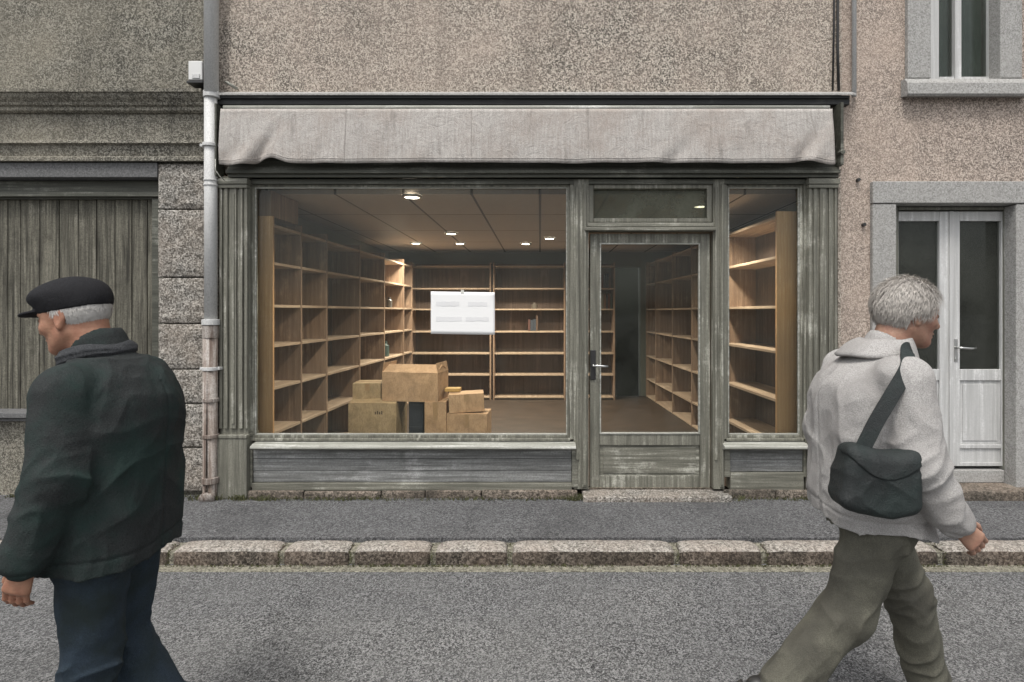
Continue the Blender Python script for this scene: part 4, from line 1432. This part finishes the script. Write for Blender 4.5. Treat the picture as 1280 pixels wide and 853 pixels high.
# ---- left pedestrian: dark coat and cap, walking left
def old_man_in_cap():
    px, dist = LM_X, LM_D
    o = Vector((px, dist-D, RZ))
    hc = np.array((.115, 0, 1.585)); Rm = rotm(.20)
    S = {-1: np.array((.005, -.175, 1.375)), 1: np.array((.005, .155, 1.375))}
    E = {-1: np.array((-.02, -.235, 1.11)), 1: np.array((-.0, .20, 1.12))}
    W = {-1: np.array((.045, -.255, .905)), 1: np.array((.06, .20, .89))}
    hips = {-1: np.array((-.02, -.095, .90)), 1: np.array((-.02, .095, .90))}
    knee = {-1: np.array((-.01, -.085, .50)), 1: np.array((.02, .075, .49))}
    ank = {-1: np.array((.05, -.085, .095)), 1: np.array((-.17, .075, .14))}
    f = SDF((-.40, -.40, -.02), (.36, .40, 1.78), .005)
    head(f, hc, Rm, (.02, 0, 1.40))
    f.loft([(.88,-.03,0,.10,.15), (1.05,-.05,0,.11,.16), (1.3,-.04,0,.11,.18), (1.42,-.01,0,.07,.14)], .03)
    for s in (-1, 1):
        f.cone(S[s], E[s], .052, .042, .04); f.cone(E[s], W[s], .040, .028, .02)
        dd = W[s]-E[s]; dd = dd/np.linalg.norm(dd)
        hand(f, W[s] + dd*.025, dd*.6+np.array((.10, 0, -.5)), (.1, -s*1.0, 0), (1, 0, .3), 1.15, 1.0)
        f.cone(hips[s], knee[s], .075, .05, .03); f.cone(knee[s], ank[s], .048, .036, .02)
        f.cone(ank[s], ank[s]+np.array((.03,0,-.03)), .034, .03, .01)
    vs, fa = f.mesh(True)
    body = mesh_obj('person', vs, fa, m_skin('skin_ruddy', (.36,.195,.125), (.29,.125,.08)))
    body.location = o
    tag(body, 'person in a dark green-grey coat and black cap walking to the left', 'person')
    eyes(hc, Rm, body, True)
    # coat
    f = SDF((-.42, -.44, .74), (.34, .44, 1.56), .005)
    f.loft([(.77,-.01,0,.172,.222), (.90,-.015,0,.168,.215), (1.05,-.025,0,.163,.208), (1.2,-.038,0,.158,.20), (1.31,-.042,0,.145,.19), (1.39,-.03,0,.120,.165), (1.455,.000,0,.095,.12)], .03)
    f.ell((-.06, 0, 1.28), (.12, .165, .16), .06)
    s_, (x, y, z) = f.grid()
    f.F = np.maximum(f.F, .80 + .012*np.sin(9*x+2) + .010*np.sin(11*y) - z).astype(np.float32)
    folds(f, [((5,5,1.3), .10, .014, None, 2), ((4,4,8), .4, .008, (1.05,.25), 2), ((11,11,5), -.4, .005, None, 2)], 4)
    g = SDF(f.lo, f.lo+f.h*(f.n-1), f.h)
    for s in (-1, 1):
        g.ell(S[s]+np.array((-.01,-.02*s,-.005)), (.085,.078,.075), .06)
        g.cone(S[s]+np.array((0,0,-.03)), E[s], .088, .082, .05)
        g.cone(E[s], W[s], .080, .064, .03)
        dd = W[s]-E[s]; dd /= np.linalg.norm(dd)
        g.cone(W[s]-dd*.01, W[s]+dd*.012, .068, .066, .004)
    folds(g, [((6,7,2.0), .2, .011, None, 2), ((6,6,13), .4, .012, (1.10,.10), 2), ((12,12,7), -.3, .004, None, 2)], 6)
    s_, _g = f.grid()
    f.put(s_, g.F, .022)
    # collar, roll of the scarf
    f.cone((.005, 0, 1.43), (.03, 0, 1.50), .088, .079, .02)
    f.cone((.045, 0, 1.52), (.075, 0, 1.62), .070, .06, .006, 's')
    s_, (x, y, z) = f.grid()
    hz = .80 + .012*np.sin(9*x+2) + .010*np.sin(11*y)
    f.F = (f.F + .004*np.exp(-((z-hz-.045)/.005)**2) + .0045*np.exp(-((y-.004)/.005)**2)*(x < -.02)*(z < 1.38)).astype(np.float32)
    vs, fa = f.mesh(True)
    mesh_obj('coat', vs, fa, cloth('dark_green_coat', (.029,.032,.032), .3, 150, blot=(.020,.040,.035), blots=.7), body)
    # trousers
    f = SDF((-.45, -.30, .05), (.32, .30, 1.0), .005)
    f.loft([(.80,-.015,0,.125,.165), (.97,-.02,0,.12,.16)], .03)
    for s in (-1, 1):
        f.cone(hips[s], knee[s], .105, .080, .05)
        f.cone(knee[s], ank[s]+np.array((.0,0,.02)), .078, .078, .03)
    folds(f, [((7,7,3), .1, .010, None, 2), ((6,6,13), .25, .011, (.50,.12), 2), ((6,6,15), -.2, .012, (.16,.12), 2), ((8,8,9), .7, .008, (.85,.12), 2)], 9)
    vs, fa = f.mesh(True)
    mesh_obj('trousers', vs, fa, cloth('blue_trousers', (.030,.043,.058), .25, 170, blot=(.022,.030,.029), blots=.9), body)
    blk = plain('shoe_leather', (.02,.02,.02), .45, .4, .2)
    shoe('shoe', ank[-1], 1, 0.0, blk, body, True, -1)
    shoe('shoe', ank[1], 1, .55, blk, body, True, 1)
    # cap
    f = SDF(hc-np.array((.16,.13,.03)), hc+np.array((.20,.13,.17)), .004)
    P = lambda a, b, c: hc + Rm @ np.array((a, b, c))
    f.ell(P(-.015, 0, .055), (.112, .090, .083), 0, M3=Rm)
    f.ell(P(.015, 0, .085), (.110, .092, .046), .03, M3=Rm)
    f.ell(P(.0, 0, .005), (.101, .079, .062), .004, 's', M3=Rm)
    f.ell(P(.10, 0, .040), (.062, .072, .010), .012, M3=Rm)
    s_, (x, y, z) = f.grid()
    up_ = (x-hc[0])*Rm[0][2] + (z-hc[2])*Rm[2][2] + 0*y
    fw_ = (x-hc[0])*Rm[0][0] + (z-hc[2])*Rm[2][0] + 0*y
    f.F = np.maximum(f.F, .028+.00*fw_-up_).astype(np.float32)
    folds(f, [((16,16,16), .2, .003, None, 0)], 3)
    vs, fa = f.mesh(True)
    mesh_obj('cap', vs, fa, cloth('black_cap_cloth', (.018,.018,.020), .3, 180, rough=.8), body)
    # hair below the cap
    def keep(l): return l[2] < .045 and l[2] > -.040 and l[0] < .012 and not (abs(l[1]) > .06 and l[0] > -.028 and l[2] < .02)
    hair_strands('hair', hc, Rm, plain('hair_grey', (.52,.50,.47), .5, .4, .3, 80), body, True, 4500, keep, .024, .25, 2, (-.25,0,-1))
    # scarf
    f = SDF((-.16, -.16, 1.36), (.20, .16, 1.58), .005)
    for k in range(28):
        a0_, a1_ = 2*math.pi*k/28, 2*math.pi*(k+1)/28
        g = lambda a: np.array((.040 + .082*math.cos(a), .079*math.sin(a), 1.468 + .016*math.cos(a+3.3) + .004*math.sin(3*a)))
        f.cone(g(a0_), g(a1_), .027, .027, .01)
    folds(f, [((9,9,40), .2, .006, None, 2)], 21)
    vs, fa = f.mesh(True)
    mesh_obj('scarf', vs, fa, cloth('charcoal_scarf', (.045,.047,.050), .4, 140), body)
    return body

# ---- right pedestrian: pale jacket, walking right with a shoulder bag
def man_with_bag():
    px, dist = RM_X, RM_D
    o = Vector((px, dist-D, RZ))
    hc = np.array((.135, 0, 1.595)); Rm = rotm(.16)
    S = {-1: np.array((.01, -.19, 1.39)), 1: np.array((.01, .18, 1.39))}
    E = {-1: np.array((.0, -.26, 1.11)), 1: np.array((-.06, .24, 1.12))}
    W = {-1: np.array((.12, -.255, .935)), 1: np.array((-.0, .23, .89))}
    hips = {-1: np.array((-.02, -.095, .90)), 1: np.array((.02, .095, .90))}
    knee = {-1: np.array((-.135, -.09, .54)), 1: np.array((.195, .10, .51))}
    ank = {-1: np.array((-.39, -.09, .245)), 1: np.array((.30, .10, .105))}
    f = SDF((-.52, -.38, -.02), (.44, .38, 1.76), .005)
    head(f, hc, Rm, (.04, 0, 1.39))
    f.loft([(.88,-.01,0,.10,.15), (1.05,-.02,0,.11,.16), (1.3,-.01,0,.11,.18), (1.42,.01,0,.07,.14)], .03)
    for s in (-1, 1):
        f.cone(S[s], E[s], .052, .042, .04); f.cone(E[s], W[s], .040, .028, .02)
        dd = W[s]-E[s]; dd = dd/np.linalg.norm(dd)
        hand(f, W[s] + dd*.025, dd*.6+(np.array((.30,0,-.12)) if s < 0 else np.array((.1,0,-.3))), (.1, -s*1.0, -.2), (1, 0, .4) if s > 0 else (.5, 0, .9), 1.3, 1.0)
        f.cone(hips[s], knee[s], .075, .05, .03); f.cone(knee[s], ank[s], .048, .036, .02)
    vs, fa = f.mesh(False)
    body = mesh_obj('person', vs, fa, m_skin('skin_tan', (.36,.215,.15), (.29,.14,.10)))
    body.location = o
    tag(body, 'grey-haired person in a pale jacket and olive trousers striding to the right', 'person')
    eyes(hc, Rm, body, False)
    f = SDF((-.40, -.42, .76), (.36, .42, 1.56), .005)
    f.loft([(.80,-.01,0,.18,.235), (.90,-.02,0,.175,.23), (1.05,-.025,0,.17,.225), (1.2,-.03,0,.165,.222), (1.32,-.025,0,.15,.21), (1.40,.0,0,.12,.18), (1.45,.03,0,.092,.12)], .03)
    f.ell((-.055, 0, 1.28), (.125, .185, .15), .05)
    s_, (x, y, z) = f.grid()
    f.F = np.maximum(f.F, .85 + .10*np.clip(-x, -.2, .3) + .008*np.sin(12*x+1) + .008*np.sin(10*y) - z).astype(np.float32)
    folds(f, [((5,5,1.5), -.2, .012, None, 2), ((4,4,8), -.4, .009, (1.0,.22), 2), ((11,11,5), .4, .005, None, 2)], 12)
    g = SDF(f.lo, f.lo+f.h*(f.n-1), f.h)
    for s in (-1, 1):
        g.ell(S[s]+np.array((-.005,-.02*s,-.005)), (.09,.08,.07), .06)
        g.cone(S[s]+np.array((0,0,-.03)), E[s], .082, .076, .05)
        g.cone(E[s], W[s], .076, .060, .03)
        dd = W[s]-E[s]; dd /= np.linalg.norm(dd)
        g.cone(W[s]-dd*.02, W[s]+dd*.012, .064, .061, .004)
    folds(g, [((6,7,2.2), -.3, .011, None, 2), ((6,6,13), -.5, .014, (1.10,.10), 2), ((12,12,7), .3, .004, None, 2)], 14)
    s_, _g = f.grid()
    f.put(s_, g.F, .022)
    # turned-down collar
    f.cone((.012, 0, 1.405), (.014, 0, 1.410), .128, .128, .004, 's') if False else None
    f.cone((.03, 0, 1.43), (.055, 0, 1.485), .088, .074, .01)
    f.cone((.065, 0, 1.49), (.10, 0, 1.60), .068, .06, .006, 's')
    s_, (x, y, z) = f.grid()
    hz = .85 + .10*np.clip(-x, -.2, .3) + .008*np.sin(12*x+1) + .008*np.sin(10*y)
    f.F = (f.F + .004*np.exp(-((z-hz-.045)/.005)**2) + .0045*np.exp(-((y-.004)/.005)**2)*(x < -.02)*(z < 1.38)).astype(np.float32)
    vs, fa = f.mesh(False)
    jmat = cloth('pale_jacket', (.36,.348,.335), .28, 150, blot=(.27,.258,.247), blots=.7)
    mesh_obj('jacket', vs, fa, jmat, body)
    collar('collar', (.018, 0, 1.450), (.055, 0, 1.512), (.140, .134), (.086, .084), jmat, body, False)
    f = SDF((-.56, -.28, .04), (.44, .28, 1.0), .005)
    f.loft([(.80,-.0,0,.125,.165), (.97,-.0,0,.12,.16)], .03)
    for s in (-1, 1):
        f.cone(hips[s], knee[s], .105, .080, .05)
        f.cone(knee[s], ank[s]+np.array((.0,0,.01)), .080, .074, .03)
    folds(f, [((7,7,3), -.35, .010, None, 2), ((6,6,14), -.5, .013, (.53,.13), 2), ((6,6,16), -.8, .013, (.28,.13), 2), ((8,8,9), .6, .010, (.82,.12), 2)], 31)
    vs, fa = f.mesh(False)
    mesh_obj('trousers', vs, fa, cloth('olive_trousers', (.115,.111,.088), .25, 170, blot=(.06,.057,.048), blots=.7), body)
    blk = plain('shoe_leather', (.022,.021,.02), .45, .4, .2)
    shoe('shoe', ank[-1], 1, .95, blk, body, False, -1)
    shoe('shoe', ank[1], 1, -.06, blk, body, False, 1)
    # hair
    def keep(l):
        if l[2] > .075: return l[0] < .065
        if l[2] > .02: return l[0] < .03 + (l[2]-.02)*.5
        return l[0] < -.028 and l[2] > -.05
    f = SDF(hc-np.array((.15,.12,.12)), hc+np.array((.15,.12,.17)), .004)
    f.ell(hc + Rm @ np.array((-.018,0,.040)), (.108,.088,.097), 0, M3=Rm)
    folds(f, [((30,30,12), .2, .004, None, 2)], 5)
    s_, (x, y, z) = f.grid()
    lx_ = (x-hc[0])*Rm[0][0] + (z-hc[2])*Rm[2][0] + 0*y
    lz_ = (x-hc[0])*Rm[0][2] + (z-hc[2])*Rm[2][2] + 0*y
    cut = np.maximum(lx_ - np.where(lz_ > .065, .060, np.where(lz_ > .02, .02+(lz_-.02)*.6, -.034)), -.052 - lz_)
    f.F = np.maximum(f.F, cut*.8).astype(np.float32)
    vs, fa = f.mesh(False)
    hm = plain('hair_silver', (.42,.39,.355), .55, .35, .55, 60)
    ho = mesh_obj('hair', vs, fa, hm, body)
    hair_strands('loose_hair', hc, Rm, hm, ho, False, 9000, keep, .045, .75, 3, (-.35,0,-1))
    return body

def shoulder_bag(man):
    o = man.location
    c = np.array((-.14, -.275, 1.115))
    col = cloth('dark_bag_leather', (.020,.023,.023), .2, 120, rough=.6, blot=(.022,.036,.033), blots=.5, spec=.3)
    def bag_field(grow=0.0):
        f = SDF((-.20,-.09,-.18), (.20,.09,.18), .004)
        s, (x, y, z) = f.grid()
        z2 = z - 1.6*x*x + .06
        wid = .088 - .16*np.clip(z2-.02, -.2, .2)**1 *.6
        thick = .030 - .10*np.clip(z2-.02, 0, .2)
        r = .034 + grow
        qx, qy, qz = np.abs(x)-wid, np.abs(y)+0*x+0*z-thick, np.abs(z2-.0)-.070
        d = np.sqrt(np.maximum(qx,0)**2+np.maximum(qy,0)**2+np.maximum(qz,0)**2) + np.minimum(np.maximum(np.maximum(qx,qy),qz),0) - r
        f.F = d.astype(np.float32)
        folds(f, [((7,3,9), .4, .005, None, 2), ((14,6,16), -.3, .002, None, 2)], 41)
        return f, x, y, z
    e = empty('shoulder_bag', (o.x+c[0], o.y+c[1], o.z+c[2]-.13), 'dark soft shoulder bag hanging at the hip of the person in pale jacket', 'bag')
    a = .10
    def place(vs):
        x, z = vs[:,0].copy(), vs[:,2].copy()
        vs[:,0] = x*math.cos(a)+z*math.sin(a); vs[:,2] = -x*math.sin(a)+z*math.cos(a)+.13
        return vs
    f, x, y, z = bag_field()
    vs, fa = f.mesh(False)
    mesh_obj('bag_body', place(vs), fa, col, e)
    f, x, y, z = bag_field(.005)
    f.F = np.maximum(np.maximum(f.F, (-.035 + .55*x*x*8) - z + 0*y), y + 0*x + 0*z - .01).astype(np.float32)
    vs, fa = f.mesh(False)
    fl_ = mesh_obj('flap', place(vs), fa, col, e)
    # strap: a flat band from the bag over the shoulder and down again
    def strap(pts):
        m = MB()
        P_ = [Vector(p)+o for p in pts]
        # resample with catmull-rom
        out = []
        for i in range(len(P_)-1):
            p0, p1, p2, p3 = P_[max(i-1,0)], P_[i], P_[i+1], P_[min(i+2,len(P_)-1)]
            for k in range(8):
                t = k/8
                out.append(.5*((2*p1)+(p2-p0)*t+(2*p0-5*p1+4*p2-p3)*t*t+(-p0+3*p1-3*p2+p3)*t**3))
        out.append(P_[-1])
        n = len(out)
        cen = Vector((0.0, 0.0, 1.2)) + o
        for i, p in enumerate(out):
            tg = (out[min(i+1,n-1)]-out[max(i-1,0)]).normalized()
            nr = Vector((0,-1,.35)); nr = (nr - tg*nr.dot(tg)).normalized()
            wd = tg.cross(nr)*.024
            for s, q in ((1, .0), (-1, .0), (-1, .005), (1, .005)):
                m.v.append(tuple(p + wd*s + nr*q))
        for i in range(n-1):
            for k in range(4):
                a_, b_ = i*4+k, i*4+(k+1) % 4
                m.f.append((a_, b_, b_+4, a_+4))
        m.f.append((0,3,2,1)); m.f.append(tuple((n-1)*4+k for k in range(4)))
        return m
    s1 = strap([(-.205,-.292,1.15), (-.15,-.285,1.25), (-.085,-.268,1.34), (-.02,-.238,1.42), (.02,-.180,1.478), (.06,-.135,1.475)])
    so1 = s1.build('strap', col, e)
    s2 = strap([(.05,-.135,1.475), (.085,-.20,1.38), (.075,-.27,1.28), (-.02,-.335,1.19), (-.085,-.325,1.12)])
    return e

LM_X, LM_D = -1.455, 1.943
RM_X, RM_D = 1.235, 2.146
old_man_in_cap()
shoulder_bag(man_with_bag())
